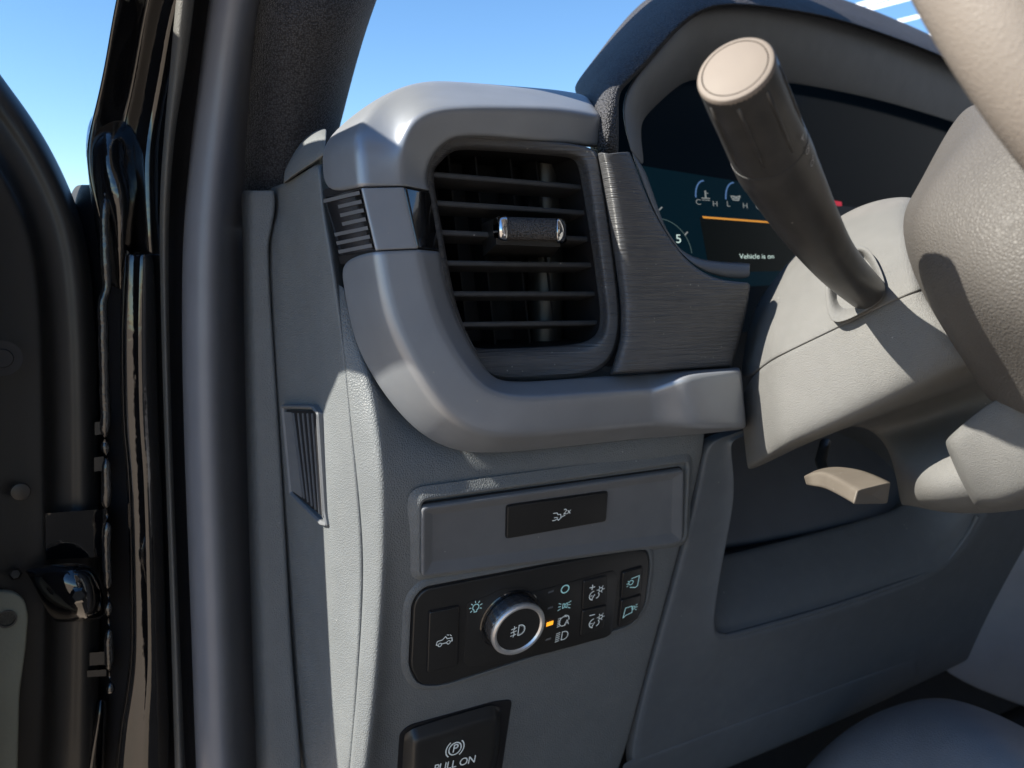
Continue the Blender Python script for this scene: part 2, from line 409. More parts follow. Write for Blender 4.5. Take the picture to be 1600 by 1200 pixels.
grid('bulb', vstrip(tb, [(0, .03), (.01, .012), (.06, -.004), (.2, -.016), (.36, -.021), (.50, -.020), (.60, -.012), (.70, .010), (.88, .040), (1.04, .06)]), RUB, t, crease={1: .2}, solid=.001)

# open door, seen edge-on at the far left
t = thing('truck_door', 'black inner edge of the open truck door at the far left', 'door', P(60, 1200, .72))
edge = [(-260, -130), (-60, 30), (0, 118), (40, 170), (75, 225), (105, 285), (128, 345), (143, 420), (150, 520), (153, 640), (154, 800), (156, 900), (156, 1000), (150, 1250)]
edge = edge[1:]
def doorrow(x, y, i):
    f = min(1, i/6)
    return [P(x-430, y+90*(1-f), .60), P(x-190, y+60*(1-f), .650), P(x-120, y+55*(1-f), .664), P(x-85, y+48*(1-f), .668), P(x-72, y+44*(1-f), .684), P(x-40, y+22*(1-f), .686), P(x-26, y+14*(1-f), .684), P(x-8, y+3*(1-f), .688), P(x, y, .70), P(x+1, y-1, .76)]
grid('door_shell', [doorrow(x, y, i) for i, (x, y) in enumerate(edge)], BLK, t, crease={3: .4, 5: .4, 8: .6})
bm = bmesh.new(); lathe(bm, P(4, 560, .640), Vector((0.1, -1, 0)), [(.0, .0005), (.006, .0005), (.0065, -.001), (.012, -.001)], 32)
finish('drain_hole', bm, BLKM, t)
bm = bmesh.new(); lathe(bm, P(32, 768, .655), Vector((0.1, -1, 0)), [(.0065, 0), (.006, .0015), (.004, .002), (0, .002)], 24)
finish('plug', bm, BLK, t)
pl = Plane(P(20, 1000, .648), Vector((.15, -1, .12)))
plate('sound_pad', pl, [(-90, 922), (20, 922), (38, 935), (44, 960), (40, 1010), (30, 1080), (26, 1250), (-90, 1250)], PAD, t, bev(.004, .002), r=12, label='olive grey sound pad on the door edge')
bm = bmesh.new(); lathe(bm, pl.to3(pl.px(10, 965), .0042), pl.n, [(.0062, 0), (.0062, .0012), (.0050, .0012), (.0048, -.0002), (0, -.0002)], 32)
finish('pad_grommet', bm, BLK, t)
# step and hinge boxes of the door bottom
bm = bmesh.new()
hexa(bm, [P(-60, 812, .665), P(168, 795, .675), P(168, 870, .675), P(-60, 880, .665), P(-60, 800, .72), P(168, 790, .72), P(168, 870, .72), P(-60, 880, .72)])
finish('door_ledge', bm, PNT, t)

# unseen slab added beside the door, outline shaped to cast shadows on the dash
bm = bmesh.new()
yz = [(.584, -.45), (.584, .10), (.55, .148), (.5025, .173), (.44, .20), (.425, .25), (.46, .277), (.512, .284), (.60, .272), (.666, .30), (.74, .32), (.76, .20), (.74, -.45)]
hv = [[bm.verts.new((x_, y_, CAM.z+z_)) for y_, z_ in yz] for x_ in (-.085, -.115)]
bm.faces.new(hv[0]); bm.faces.new(hv[1][::-1])
for i in range(len(yz)): bm.faces.new((hv[0][i-1], hv[0][i], hv[1][i], hv[1][i-1]))
finish('shade_slab', bm, BLK, t)

rows = [[P(30, 889, .665), P(75, 878, .652), P(118, 876, .646), P(145, 880, .65), P(160, 900, .665)],
        [P(38, 893, .655), P(80, 891, .638), P(118, 892, .632), P(146, 896, .636), P(163, 912, .66)],
        [P(50, 920, .652), P(85, 918, .634), P(120, 922, .626), P(150, 925, .632), P(168, 930, .66)],
        [P(68, 955, .655), P(92, 952, .640), P(122, 955, .630), P(150, 955, .636), P(170, 955, .662)],
        [P(85, 978, .665), P(100, 976, .652), P(125, 976, .646), P(148, 972, .65), P(165, 968, .668)]]
hg = grid('hinge', rows, PNT, t, solid=.004, label='gloss black painted hinge knuckle')
for q_, a_, r_q in ((P(24, 897, .655), Vector((.1, -1, .3)), .0045), (P(122, 930, .627), Vector((.1, -1, .2)), .006)):
    bm = bmesh.new(); lathe(bm, q_, a_, [(r_q, -.002), (r_q, .002), (r_q*.66, .004), (0, .004)], 6)
    finish('bolt', bm, PNT, hg)

# ================================================================== PILLAR TRIM AND KICK PANEL
t = thing('pillar_trim', 'woven dark grey pillar trim sloping up between the door seal and the windscreen', 'pillar trim', P(440, 300, .62))
tb = [(-700, 588, 800, .585), (-350, 516, 715, .60), (-150, 466, 645, .60), (0, 430, 588, .585), (60, 420, 568, .602), (120, 410, 551, .618), (180, 402, 536, .63), (240, 392, 520, .64), (300, 386, 520, .65), (360, 384, 510, .66)]
grid('cover', vstrip(tb, [(-.30, .05), (-.12, .02), (.05, .0), (.3, -.012), (.6, -.012), (.85, 0), (.97, .02), (1, .04), (1, .08)]), FAB, t, crease={7: .2})
t = thing('kick_panel', 'narrow grained grey kick panel strip between the door seal and the dashboard end', 'kick panel', P(420, 1200, .62))
tb = [(296, 380, 430, .618), (330, 380, 430, .618), (368, 381, 422, .617), (385, 382, 418, .617), (500, 383, 424, .617), (700, 388, 438, .617), (900, 394, 449, .617), (1050, 399, 457, .617), (1250, 406, 476, .617)]
grid('strip', vstrip(tb, [(-.1, .03), (0, .014), (.2, .002), (.5, 0), (.93, -.002), (1, -.001), (1.02, .01)]), G, t, crease={4: .4, 5: .5})

# ================================================================== DASHBOARD
dash = thing('dashboard', 'dark grey grained dashboard body with lower panel, knee panel and cubby', 'dashboard', P(760, 1200, .56))
# end panel (faces the open door)
rows = rowsP([[(440, 286, .610), (452, 280, .590), (476, 265, .560), (498, 251, .530), (520, 256, .545)],
              [(442, 305, .608), (455, 300, .586), (478, 285, .552), (500, 275, .522), (522, 280, .54)],
              [(442, 332, .610), (456, 335, .586), (480, 330, .548), (505, 335, .517), (530, 335, .54)],
              [(418, 368, .627), (452, 372, .590), (486, 372, .542), (514, 380, .511), (540, 380, .535)],
              [(416, 400, .626), (456, 400, .590), (492, 420, .540), (521, 425, .507), (545, 425, .53)],
              [(420, 470, .624), (462, 470, .588), (502, 480, .532), (530, 490, .504), (552, 480, .52)],
              [(424, 560, .624), (468, 560, .586), (508, 560, .530), (540, 565, .501), (556, 565, .52)],
              [(430, 640, .624), (472, 640, .586), (510, 640, .528), (547, 640, .498), (562, 640, .515)],
              [(438, 760, .624), (478, 760, .586), (514, 760, .528), (560, 760, .497), (572, 760, .515)],
              [(448, 900, .626), (484, 900, .588), (516, 900, .534), (570, 880, .501), (582, 880, .52)],
              [(456, 1040, .628), (490, 1040, .592), (518, 1040, .542), (561, 1040, .510), (574, 1040, .53)],
              [(472, 1250, .632), (496, 1250, .60), (516, 1250, .558), (545, 1250, .530), (556, 1250, .55)]])
rows = [[r[0]+Vector((-.004, .06, 0))]+r for r in rows]
grid('end_panel', rows, G, dash, crease={1: .6, 3: .45, 4: .6}, crow={3: .3})
# corner roll from the seam on to the rear face, then the whole lower panel
LP = Plane(P(800, 800, .478), Vector((0, -.97, -.24)))
def L(x, y, dy=0):
    return LP.at(x, y)+Vector((0, dy, 0))
rows = []
def lp_row(seam, roll, mid, ends):
    return [P(seam[0]-3, seam[1], seam[2]+.012), P(*seam), P(*roll)] + [L(*q) for q in mid+ends]
rows = rowsP([[(521, 440, .52), (524, 440, .509), (546, 450, .507), (600, 540, .507), (650, 560, .506), (760, 570, .502), (900, 570, .50), (1060, 570, .495), (1110, 570, .495)],
               [(531, 520, .515), (534, 520, .504), (556, 525, .501), (605, 590, .501), (650, 610, .499), (760, 620, .494), (900, 620, .492), (1060, 612, .486), (1108, 605, .486)],
               [(538, 580, .512), (541, 580, .500), (578, 588, .487), (612, 640, .490), (655, 668, .488), (757, 690, .482), (900, 680, .478), (1060, 660, .474), (1106, 655, .474)],
               [(546, 660, .509), (549, 660, .497), (588, 664, .475), (614, 690, .478), (655, 712, .477), (760, 735, .474), (900, 715, .471), (1060, 697, .468), (1103, 692, .470)]])
rows += [
        lp_row((561, 770, .497), (594, 770, .473), [(612, 770, 0), (650, 780, 0)], [(760, 775, 0), (900, 755, 0), (1065, 730, 0), (1100, 725, .002)]),
        lp_row((571, 880, .500), (598, 880, .481), [(615, 880, .001), (645, 890, 0)], [(760, 880, 0), (900, 865, 0), (1040, 840, 0), (1075, 830, .002)]),
        lp_row((562, 1030, .509), (590, 1030, .493), [(610, 1030, .001), (640, 1050, 0)], [(760, 1050, 0), (900, 1020, 0), (1000, 1000, 0), (1032, 985, .002)]),
        lp_row((552, 1150, .519), (580, 1150, .504), [(600, 1150, .001), (640, 1150, 0)], [(760, 1130, 0), (860, 1120, 0), (960, 1110, 0), (1000, 1105, .002)]),
        lp_row((542, 1280, .530), (562, 1280, .519), [(590, 1280, .001), (640, 1280, 0)], [(760, 1270, 0), (850, 1260, 0), (920, 1250, 0), (962, 1250, .002)])]
grid('lower_panel', rows, G, dash, crease={1: .5, 2: .3})
# seam groove line between lower panel and knee panel is a real gap; the dark body behind it
grid('inner_frame', [[L(930, 620, .02), L(1170, 620, .02)], [L(900, 900, .02), L(1140, 900, .02)], [L(880, 1300, .02), L(1100, 1300, .02)]], BLKM, dash, sub=0)

# knee panel: ring around the cubby opening, then the pocket walls
def K(x, y, dy=0): return L(x, y, dy)
out = [(1106, 684), (1158, 680), (1330, 590), (1680, 640), (1660, 900), (1660, 960), (1440, 1068), (1350, 1112), (1130, 1205), (970, 1260), (1003, 1102), (1036, 986), (1078, 830), (1098, 740)]
mid = [(1130, 684), (1154, 684), (1330, 610), (1600, 700), (1534, 806), (1510, 845), (1470, 890), (1374, 928), (1275, 960), (1140, 998), (1112, 994), (1109, 965), (1126, 860), (1148, 760)]
ope = [(1134, 686), (1158, 686), (1330, 614), (1590, 704), (1522, 802), (1502, 838), (1462, 880), (1368, 917), (1270, 949), (1142, 984), (1120, 984), (1117, 960), (1130, 860), (1154, 760)]
lipi = [(1140, 690), (1164, 690), (1330, 618), (1570, 710), (1500, 800), (1475, 815), (1430, 832), (1340, 858), (1250, 883), (1150, 908), (1128, 913), (1126, 905), (1138, 850), (1160, 760)]
def ring(pix, dy): return [K(x, y, dy) for x, y in pix]
rows = [ring(out, .012), ring(out, 0), ring([((a+4*c)/5, (b+4*d)/5) for (a, b), (c, d) in zip(out, mid)], -.0005), ring(mid, -.0045), ring(ope, .005), ring([((a+3*c)/4, (b+3*d)/4) for (a, b), (c, d) in zip(lipi, ope)], .012), ring(lipi, .055), [K(x+3, y+12, .060) for x, y in lipi], [K(x+6, y+30, .17) for x, y in lipi]]
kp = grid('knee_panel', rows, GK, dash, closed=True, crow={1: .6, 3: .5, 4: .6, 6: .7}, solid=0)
bm = bmesh.new(); tube(bm, spline([K(x, y, -.001) for x, y in [(1110, 950), (1112, 982), (1124, 991), (1150, 989), (1273, 955), (1371, 923), (1464, 886), (1505, 842), (1526, 806)]], 8), .0026, 12)
finish('lip_bead', bm, GK, dash)
# inside of the cubby: sloping rear wall and dark ledge
rows = [[L(1060, 480, .24), L(1300, 480, .24), L(1480, 500, .24), L(1760, 520, .24)],
        [L(1080, 700, .19), L(1280, 690, .175), L(1420, 700, .165), L(1660, 720, .16)],
        [L(1100, 830, .15), L(1270, 790, .13), L(1420, 765, .115), L(1600, 760, .11)],
        [L(1110, 900, .085), L(1280, 872, .070), L(1400, 840, .062), L(1560, 816, .06)],
        [L(1110, 914, .076), L(1280, 884, .065), L(1420, 848, .059), L(1580, 822, .057)],
        [L(1110, 945, .11), L(1280, 915, .11), L(1420, 880, .11), L(1580, 850, .11)]]
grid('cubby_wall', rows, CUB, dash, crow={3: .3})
# lower seam of the knee panel: thin groove as a separate lower valance
rows = [[L(968, 1194, .0015), L(1130, 1135, .0015), L(1260, 1088, .0015), L(1440, 1020, .0015)],
        [L(966, 1198, -.0012), L(1130, 1139, -.0012), L(1260, 1092, -.0012), L(1440, 1024, -.0012)],
        [L(960, 1240, -.0012), L(1130, 1185, -.0012), L(1270, 1130, -.0012), L(1438, 1062, -.0012)],
        [L(950, 1275, .002), L(1130, 1208, .002), L(1280, 1144, .002), L(1440, 1072, .002)],
        [L(960, 1275, .05), L(1140, 1208, .05), L(1290, 1144, .05), L(1440, 1072, .05)]]
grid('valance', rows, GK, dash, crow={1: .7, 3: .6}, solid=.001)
# top pad hidden behind the vent surround and dash mass
rows = rowsP([[(520, 215, .53), (640, 150, .52), (800, 148, .51), (930, 165, .51)], [(470, 290, .60), (600, 170, .60), (760, 175, .60), (900, 190, .60)], [(440, 330, .72), (560, 230, .80), (700, 240, .85), (860, 250, .85)]])
grid('top_pad', rows, G, dash)
bm = bmesh.new()
hexa(bm, [Vector(q) for q in ((.17, .66, 1.0), (1.65, .66, 1.0), (1.65, .62, 1.37), (.17, .62, 1.37), (.17, 1.05, 1.0), (1.65, 1.05, 1.0), (1.65, 1.05, 1.36), (.17, 1.05, 1.36))])
finish('dash_core', bm, GK, dash)
# lit shoulder chunk left of the surround
rows = rowsP([[(447, 262, .66), (466, 224, .64), (486, 204, .62), (510, 196, .60)],
              [(444, 268, .60), (458, 240, .582), (478, 218, .562), (508, 202, .54)],
              [(443, 284, .596), (453, 270, .576), (476, 252, .550), (506, 234, .520)],
              [(443, 286, .596), (453, 278, .577), (476, 262, .551), (506, 244, .521)],
              [(446, 288, .61), (455, 281, .60), (478, 266, .57), (506, 250, .54)]])
grid('shoulder', rows, G, dash, crow={1: .3, 3: .8}, crease={0: .6})

# ------------------------------------------------------------------ vent surround
sur = thing('vent_surround', 'broad satin grey trim sweeping round the left air vent', 'trim', P(660, 700, .46))
secs = [[(903, 146, .56), (920, 156, .54), (939, 185, .50), (938, 226, .50), (937, 230, .51)],
        [(900, 143, .53), (918, 152, .51), (938, 181, .470), (937, 227, .474), (936, 233, .484)],
        [(860, 137, .53), (872, 143, .51), (880, 168, .462), (880, 222, .468), (880, 228, .478)],
        [(800, 133, .53), (800, 137, .50), (800, 167, .456), (800, 215, .463), (800, 221, .474)],
        [(700, 124, .53), (695, 128, .50), (692, 166, .452), (722, 209, .460), (724, 215, .472)],
        [(655, 125, .53), (640, 130, .50), (645, 182, .451), (694, 219, .460), (698, 224, .472)],
        [(590, 146, .535), (590, 156, .492), (630, 216, .452), (671, 246, .462), (675, 250, .474)],
        [(500, 214, .530), (556, 205, .462), (628, 240, .453), (664, 272, .463), (669, 275, .475)],
        [(498, 255, .525), (559, 240, .458), (629, 265, .454), (665, 286, .464), (671, 288, .476)],
        [(502, 306, .518), (564, 291, .456), (632, 290, .454), (668, 297, .464), (675, 298, .476)]]
secsB = [[(525, 405, .510), (588, 393, .450), (655, 390, .448), (683, 393, .460), (690, 393, .472)],
         [(532, 450, .505), (595, 440, .448), (664, 435, .446), (690, 436, .458), (697, 436, .470)],
         [(540, 495, .500), (605, 490, .446), (677, 480, .444), (702, 478, .456), (709, 478, .468)],
         [(553, 548, .495), (625, 540, .443), (697, 530, .441), (722, 524, .454), (729, 524, .466)],
         [(592, 616, .485), (662, 608, .440), (730, 580, .438), (748, 566, .452), (753, 565, .464)],
         [(640, 672, .478), (702, 655, .438), (762, 612, .436), (768, 594, .450), (772, 592, .462)],
         [(688, 703, .472), (748, 680, .437), (806, 622, .435), (800, 598, .450), (804, 596, .462)],
         [(742, 714, .470), (800, 684, .437), (850, 621, .434), (842, 597, .450), (845, 594, .462)],
         [(830, 708, .470), (880, 677, .438), (920, 616, .434), (910, 592, .450), (912, 589, .462)],
         [(950, 694, .470), (980, 667, .439), (990, 612, .434), (980, 587, .450), (980, 584, .462)],
         [(1010, 688, .470), (1016, 664, .439), (1015, 611, .434), (1010, 585, .450), (1010, 582, .462)],
         [(1040, 686, .470), (1034, 664, .438), (1028, 606, .432), (1028, 584, .446), (1030, 581, .462)],
         [(1088, 682, .470), (1086, 670, .424), (1074, 586, .420), (1074, 579, .440), (1074, 577, .462)],
         [(1150, 674, .462), (1156, 669, .424), (1146, 579, .420), (1145, 575, .440), (1145, 573, .462)],
         [(1160, 672, .462), (1165, 667, .428), (1157, 580, .424), (1154, 575, .440), (1154, 573, .462)],
         [(1163, 670, .485), (1168, 664, .47), (1160, 584, .465), (1157, 577, .465), (1155, 575, .470)]]
cr = {1: .75, 2: .6, 3: .75}
grid('upper_arm', rowsP(secs), TRIM, sur, crease=cr, crow={1: .8, 9: 1})
grid('lower_arm', rowsP(secsB), TRIM, sur, crease=cr, crow={0: 1, 10: .3, 12: .3, 14: .5})
# insert band between the two arms: black louvre, grey face, gloss black cap
def lerp(a, b, f): return tuple(a[i]+(b[i]-a[i])*f for i in range(3))
A9, B9 = secs[-1], secsB[0]
def band(f0, f1, c0, c1, dY=-.0008, extra=None):
    rr = []
    for f in (f0, f0+(f1-f0)*.03, (f0+f1)/2, f1-(f1-f0)*.03, f1):
        a = [lerp(p, q, f) for p, q in zip(A9, B9)]
        full = [a[0], lerp(a[0], a[1], .5), lerp(a[0], a[1], .96), a[1], lerp(a[1], a[2], .08), lerp(a[1], a[2], .92), a[2], lerp(a[2], a[3], .1), a[3], a[4]]
        rr.append([P(x, y, Y+dY) for x, y, Y in full[c0:c1]])
    return rr
grid('band_back', band(-.10, 1.10, 0, 10, .0035), BLKM, sur)
grid('face_band', band(.02, .98, 3, 7), TRIM, sur, crease={1: .3}, crow={1: .8, 3: .8})
grid('gloss_cap', band(.03, .97, 6, 10, -.0014), GLB, sur, crease={1: .4}, crow={1: .8, 3: .8})
grid('louvre_back', band(.02, .98, 0, 4, .002), GLB, sur, crease={2: .4}, crow={1: .8, 3: .8})
for i in range(7):
    f = .06+.135*i
    bm = bmesh.new()
    x0 = .34 if 1 <= i <= 3 else .10
    if i == 0: x0 = .02
    cs = []
    for ff, out_ in ((f, .0), (f+.055, .0)):
        a = [lerp(p, q, ff) for p, q in zip(A9, B9)]
        l = lerp(a[0], a[1], x0); r2 = lerp(a[0], a[1], .93)
        cs.append((l, r2))
    (l0, r0), (l1, r1) = cs
    def ofs(q, d): return P(q[0], q[1], q[2]+d)
    hexa(bm, [ofs(l0, -.0028), ofs(r0, -.0028), ofs(r1, -.0028), ofs(l1, -.0028), ofs(l0, .003), ofs(r0, .003), ofs(r1, .003), ofs(l1, .003)])
    finish('louvre_rib', bm, GS, sur)

# ------------------------------------------------------------------ air vent
ven = thing('air_vent', 'rectangular dashboard air vent with six dark slats and a chrome tipped grip', 'air vent', P(830, 600, .47))
VY = .470
SLM = mat('slat_plastic', (0.040, 0.042, 0.046), 0.45, 0.5, bump='fine', scale=2000, bstr=0.15, bdist=0.0002, dust=.05)
ro = [(664, 268), (668, 248), (694, 219), (722, 209), (800, 215), (880, 222), (932, 231), (937, 250), (955, 360), (968, 470), (970, 520), (951, 586), (850, 594), (772, 598), (750, 572), (724, 528), (700, 470), (684, 393), (668, 298)]
ri = [(677, 272), (680, 262), (702, 240), (716, 231), (800, 237), (880, 243), (904, 247), (911, 262), (928, 370), (942, 475), (944, 500), (938, 537), (850, 543), (746, 547), (738, 540), (727, 515), (710, 468), (697, 393), (682, 310)]
def rg(pix, Y): return [P(x, y, Y) for x, y in pix]
cx, cy = 815, 395
def tw(a, b, f): return [(p[0]+(q[0]-p[0])*f, p[1]+(q[1]-p[1])*f) for p, q in zip(a, b)]
def rg(pix, Y): return [P(x, y, Y-.014*max(0, min(1, (x-860)/70))) for x, y in pix]
rows = [rg(ro, VY+.02), rg(ro, VY+.002), rg(tw(ro, ri, .12), VY-.001), rg(tw(ro, ri, .6), VY), rg(tw(ro, ri, .82), VY+.002), rg(ri, VY+.008)]
deep = []
for x, y in ri: deep.append(P(x, y, VY+.008)+Vector((0, .07, 0)))
rows.append([p+Vector((0, .006, 0)) for p in rg(ri, VY+.008)])
grid('bezel', rows, BRSH, ven, closed=True, crow={1: .8, 2: .5, 5: .4})
dk = grid('duct', [rg(ri, VY+.013), deep, [P(cx, cy, VY+.008)+Vector((0, .07, 0))]*len(ri)], BLKM, ven, sub=0, closed=True, solid=0)
bm = bmesh.new()
def vtube(x, y0, y1, Y, r):
    pts_ = [P(x, y0, Y), P(x, y1, Y)]; tube(bm, [Vector((pts_[0].x, pts_[0].y, pts_[0].z)), Vector((pts_[0].x, pts_[0].y, pts_[1].z))], r, 24)
vtube(853, 240, 548, VY+.055, .013)
finish('duct_core', bm, BLK, ven)
bm = bmesh.new()
a0, a1 = P(893, 250, VY+.05), P(912, 548, VY+.05)
for (p0, p1) in ((P(888, 262, VY+.045), P(925, 545, VY+.045)),):
    w = Vector((.011, .004, 0))
    hexa(bm, [p1-w, p1+w, p0+w, p0-w, p1-w+Vector((0, .02, 0)), p1+w+Vector((0, .02, 0)), p0+w+Vector((0, .02, 0)), p0-w+Vector((0, .02, 0))])
finish('duct_flap', bm, CON, ven)
SL = [((678, 272), (912, 293)), ((684, 317), (919, 333)), ((691, 363), (926, 374)), ((699, 411), (936, 414)), ((706, 459), (940, 459)), ((723, 507), (941, 504))]
for (a, b) in SL:
    bm = bmesh.new(); n = 8; prev = None
    h = .0016
    for i in range(n+1):
        f = i/n; x = a[0]-4+(b[0]-a[0]+8)*f; y = a[1]+(b[1]-a[1])*f
        c = P(x, y, VY+.010-.003*math.sin(math.pi*f))
        sec = [c+Vector((0, dy, dz)) for dy, dz in ((0, h), (-.0007, h*.4), (-.0007, -h*.6), (0, -h*1.1), (.026, -h*1.0-.004), (.026, h*.2-.004))]
        vs = [bm.verts.new(q) for q in sec]
        if prev:
            for k in range(6): bm.faces.new((prev[k], prev[(k+1) % 6], vs[(k+1) % 6], vs[k]))
        else: bm.faces.new(vs)
        prev = vs
    bm.faces.new(prev)
    finish('slat', bm, SLM, ven)
for x in (700, 742, 796, 836):
    bm = bmesh.new()
    p0 = P(x, 236, VY+.042); p1 = P(x+34, 552, VY+.042); w = Vector((.0007, 0, 0)); d = Vector((0, .022, 0))
    hexa(bm, [p1-w, p1+w, p0+w, p0-w, p1-w+d, p1+w+d, p0+w+d, p0-w+d])
    finish('vane', bm, BLKM, ven)
# grip on the middle slat
grip = None
bm = bmesh.new()
def grow(x, ytop, ybot, Y, k):
    ym = (ytop+ybot)/2
    return [P(x, ytop+4, Y+.018), P(x+0, ytop, Y+.006), P(x, ytop+3, Y+.001), P(x, ym, Y-.001), P(x, ybot-6, Y), P(x, ybot-1, Y+.004), P(x, ybot, Y+.018)]
GY = .452
GRIPM = mat('knurled_grip', (0.07, 0.066, 0.066), 0.45, 0.5, bump='fabric', scale=900, bstr=0.9, bdist=0.0008)
grip = grid('grip', [grow(x, 338+(x-790)*.035, 377+(x-790)*.02, GY, 0) for x in (790, 794, 830, 868, 872)], GRIPM, ven, crow={1: .5, 3: .5}, crease={1: .3}, label='knurled black grip of the middle vent slat')
grid('chrome_end', [grow(x, yt, yb, Y, 0) for x, yt, yb, Y in ((769, 345, 370, GY+.010), (772, 340, 374, GY+.006), (780, 336, 378, GY-.001), (790, 335, 380, GY-.0022), (793, 336, 379, GY-.0015), (794, 338, 378, GY+.004))], CHRP, grip, crow={2: .3, 4: .5})
grid('chrome_end', [grow(x, yt, yb, Y, 0) for x, yt, yb, Y in ((869, 341, 380, GY+.003), (870, 339, 382, GY-.002), (876, 338, 383, GY-.002), (884, 345, 379, GY+.000), (888, 350, 376, GY+.008))], CHRP, grip, crow={1: .4, 3: .3})
bm = bmesh.new()
hexa(bm, [P(775, 382, GY+.006), P(875, 386, GY+.006), P(880, 342, GY+.006), P(775, 340, GY+.006), P(755, 400, GY+.04), P(862, 402, GY+.04), P(866, 350, GY+.04), P(752, 350, GY+.04)])
finish('grip_stem', bm, BLK, grip)

# brushed panel between the vent and the instrument cluster
bp = thing('brushed_panel', 'black brushed plastic panel between the air vent and the instrument cluster', 'trim panel', P(1040, 580, .48))
BY = .447
rows = rowsP([[(932, 238, BY+.02), (935, 240, BY-.001), (941, 240, BY-.009), (952, 240, BY-.011), (968, 238, BY-.011), (982, 237, BY-.008), (986, 238, BY+.012)],
              [(938, 268, BY+.02), (941, 270, BY-.001), (949, 270, BY-.009), (962, 270, BY-.011), (980, 270, BY-.011), (994, 268, BY-.008), (998, 268, BY+.012)],
              [(946, 320, BY+.02), (949, 320, BY-.001), (957, 320, BY-.009), (972, 320, BY-.011), (995, 320, BY-.011), (1011, 316, BY-.008), (1015, 316, BY+.012)],
              [(954, 372, BY+.02), (957, 372, BY-.001), (965, 372, BY-.009), (985, 375, BY-.011), (1015, 372, BY-.011), (1038, 366, BY-.008), (1042, 366, BY+.012)],
              [(961, 420, BY+.02), (964, 420, BY-.001), (972, 420, BY-.009), (995, 425, BY-.011), (1040, 420, BY-.011), (1072, 412, BY-.008), (1077, 411, BY+.012)],
              [(968, 470, BY+.02), (971, 470, BY-.001), (979, 470, BY-.009), (1010, 470, BY-.011), (1075, 458, BY-.011), (1112, 437, BY-.008), (1114, 434, BY+.012)],
              [(968, 498, BY+.02), (971, 498, BY-.001), (979, 495, BY-.009), (1012, 489, BY-.011), (1085, 470, BY-.011), (1154, 441, BY-.008), (1157, 440, BY+.012)],
              [(968, 520, BY+.02), (971, 520, BY-.001), (979, 515, BY-.009), (1015, 505, BY-.011), (1090, 480, BY-.011), (1171, 441, BY-.008), (1174, 441, BY+.012)],
              [(967, 532, BY+.02), (970, 531, BY-.001), (978, 527, BY-.009), (1015, 519, BY-.011), (1092, 496, BY-.011), (1170, 452, BY-.008), (1173, 452, BY+.012)],
              [(960, 560, BY+.02), (962, 560, BY-.001), (970, 556, BY-.009), (1015, 550, BY-.011), (1095, 535, BY-.011), (1164, 490, BY-.008), (1168, 490, BY+.012)],
              [(952, 583, BY+.02), (955, 583, BY-.001), (963, 581, BY-.009), (1015, 578, BY-.011), (1095, 574, BY-.011), (1142, 570, BY-.008), (1146, 572, BY+.012)],
              [(952, 587, BY+.02), (955, 587, BY+.01), (963, 586, BY+.008), (1015, 584, BY+.008), (1095, 580, BY+.008), (1140, 577, BY+.008), (1144, 577, BY+.012)]])
grid('panel_face', rows, BRSH, bp, crease={1: .4, 5: .8}, crow={0: .6, 10: .6})

# ------------------------------------------------------------------ instrument cluster
ic = thing('instrument_cluster', 'dark instrument display deep under a cloth covered hood, lit with small gauges', 'instrument cluster', P(1200, 440, .60))
# cloth brow: path of sections [outer silhouette back, outer, crest, inner edge, inner back]
brow = [[(926, 252, .52), (929, 251, .49), (945, 251, .485), (962, 250, .485), (967, 250, .49)],
        [(922, 240, .52), (927, 243, .478), (945, 246, .460), (963, 245, .464), (968, 244, .482)],
        [(912, 190, .54), (926, 197, .480), (946, 200, .457), (964, 197, .463), (969, 198, .484)],
        [(897, 143, .60), (917, 153, .52), (942, 157, .466), (963, 162, .468), (968, 165, .49)],
        [(893, 134, .65), (914, 124, .58), (948, 120, .496), (964, 138, .480), (970, 143, .50)],
        [(920, 100, .68), (945, 80, .59), (975, 92, .505), (985, 122, .486), (990, 126, .51)],
        [(960, 45, .70), (985, 40, .60), (1015, 52, .515), (1025, 78, .493), (1030, 82, .52)],
        [(1000, 0, .72), (1022, 2, .61), (1050, 15, .525), (1062, 36, .50), (1066, 42, .53)],
        [(1050, -30, .72), (1065, -24, .61), (1085, -10, .53), (1098, 12, .505), (1100, 18, .53)],
        [(1110, -40, .72), (1120, -34, .62), (1130, -18, .54), (1140, 4, .515), (1140, 10, .54)],
        [(1210, -30, .74), (1215, -22, .64), (1218, -6, .565), (1220, 12, .545), (1220, 18, .57)],
        [(1310, -8, .78), (1310, 2, .68), (1310, 14, .61), (1310, 28, .585), (1308, 34, .61)],
        [(1400, 28, .82), (1400, 38, .72), (1398, 48, .65), (1396, 58, .625), (1394, 63, .65)],
        [(1485, 66, .86), (1485, 74, .76), (1482, 80, .69), (1478, 88, .665), (1476, 93, .69)],
        [(1600, 130, .92), (1600, 136, .82), (1600, 142, .75), (1600, 150, .72), (1600, 155, .74)],
        [(1740, 230, .96), (1730, 232, .88), (1720, 235, .80), (1710, 238, .76), (1705, 240, .78)],
        [(1790, 460, .98), (1780, 460, .88), (1770, 460, .80), (1760, 460, .76), (1755, 460, .78)],
        [(1770, 640, .98), (1760, 640, .88), (1750, 640, .80), (1740, 640, .76), (1735, 640, .78)]]
grid('cloth_hood', rowsP(brow), FABL, ic, crease={3: .5})
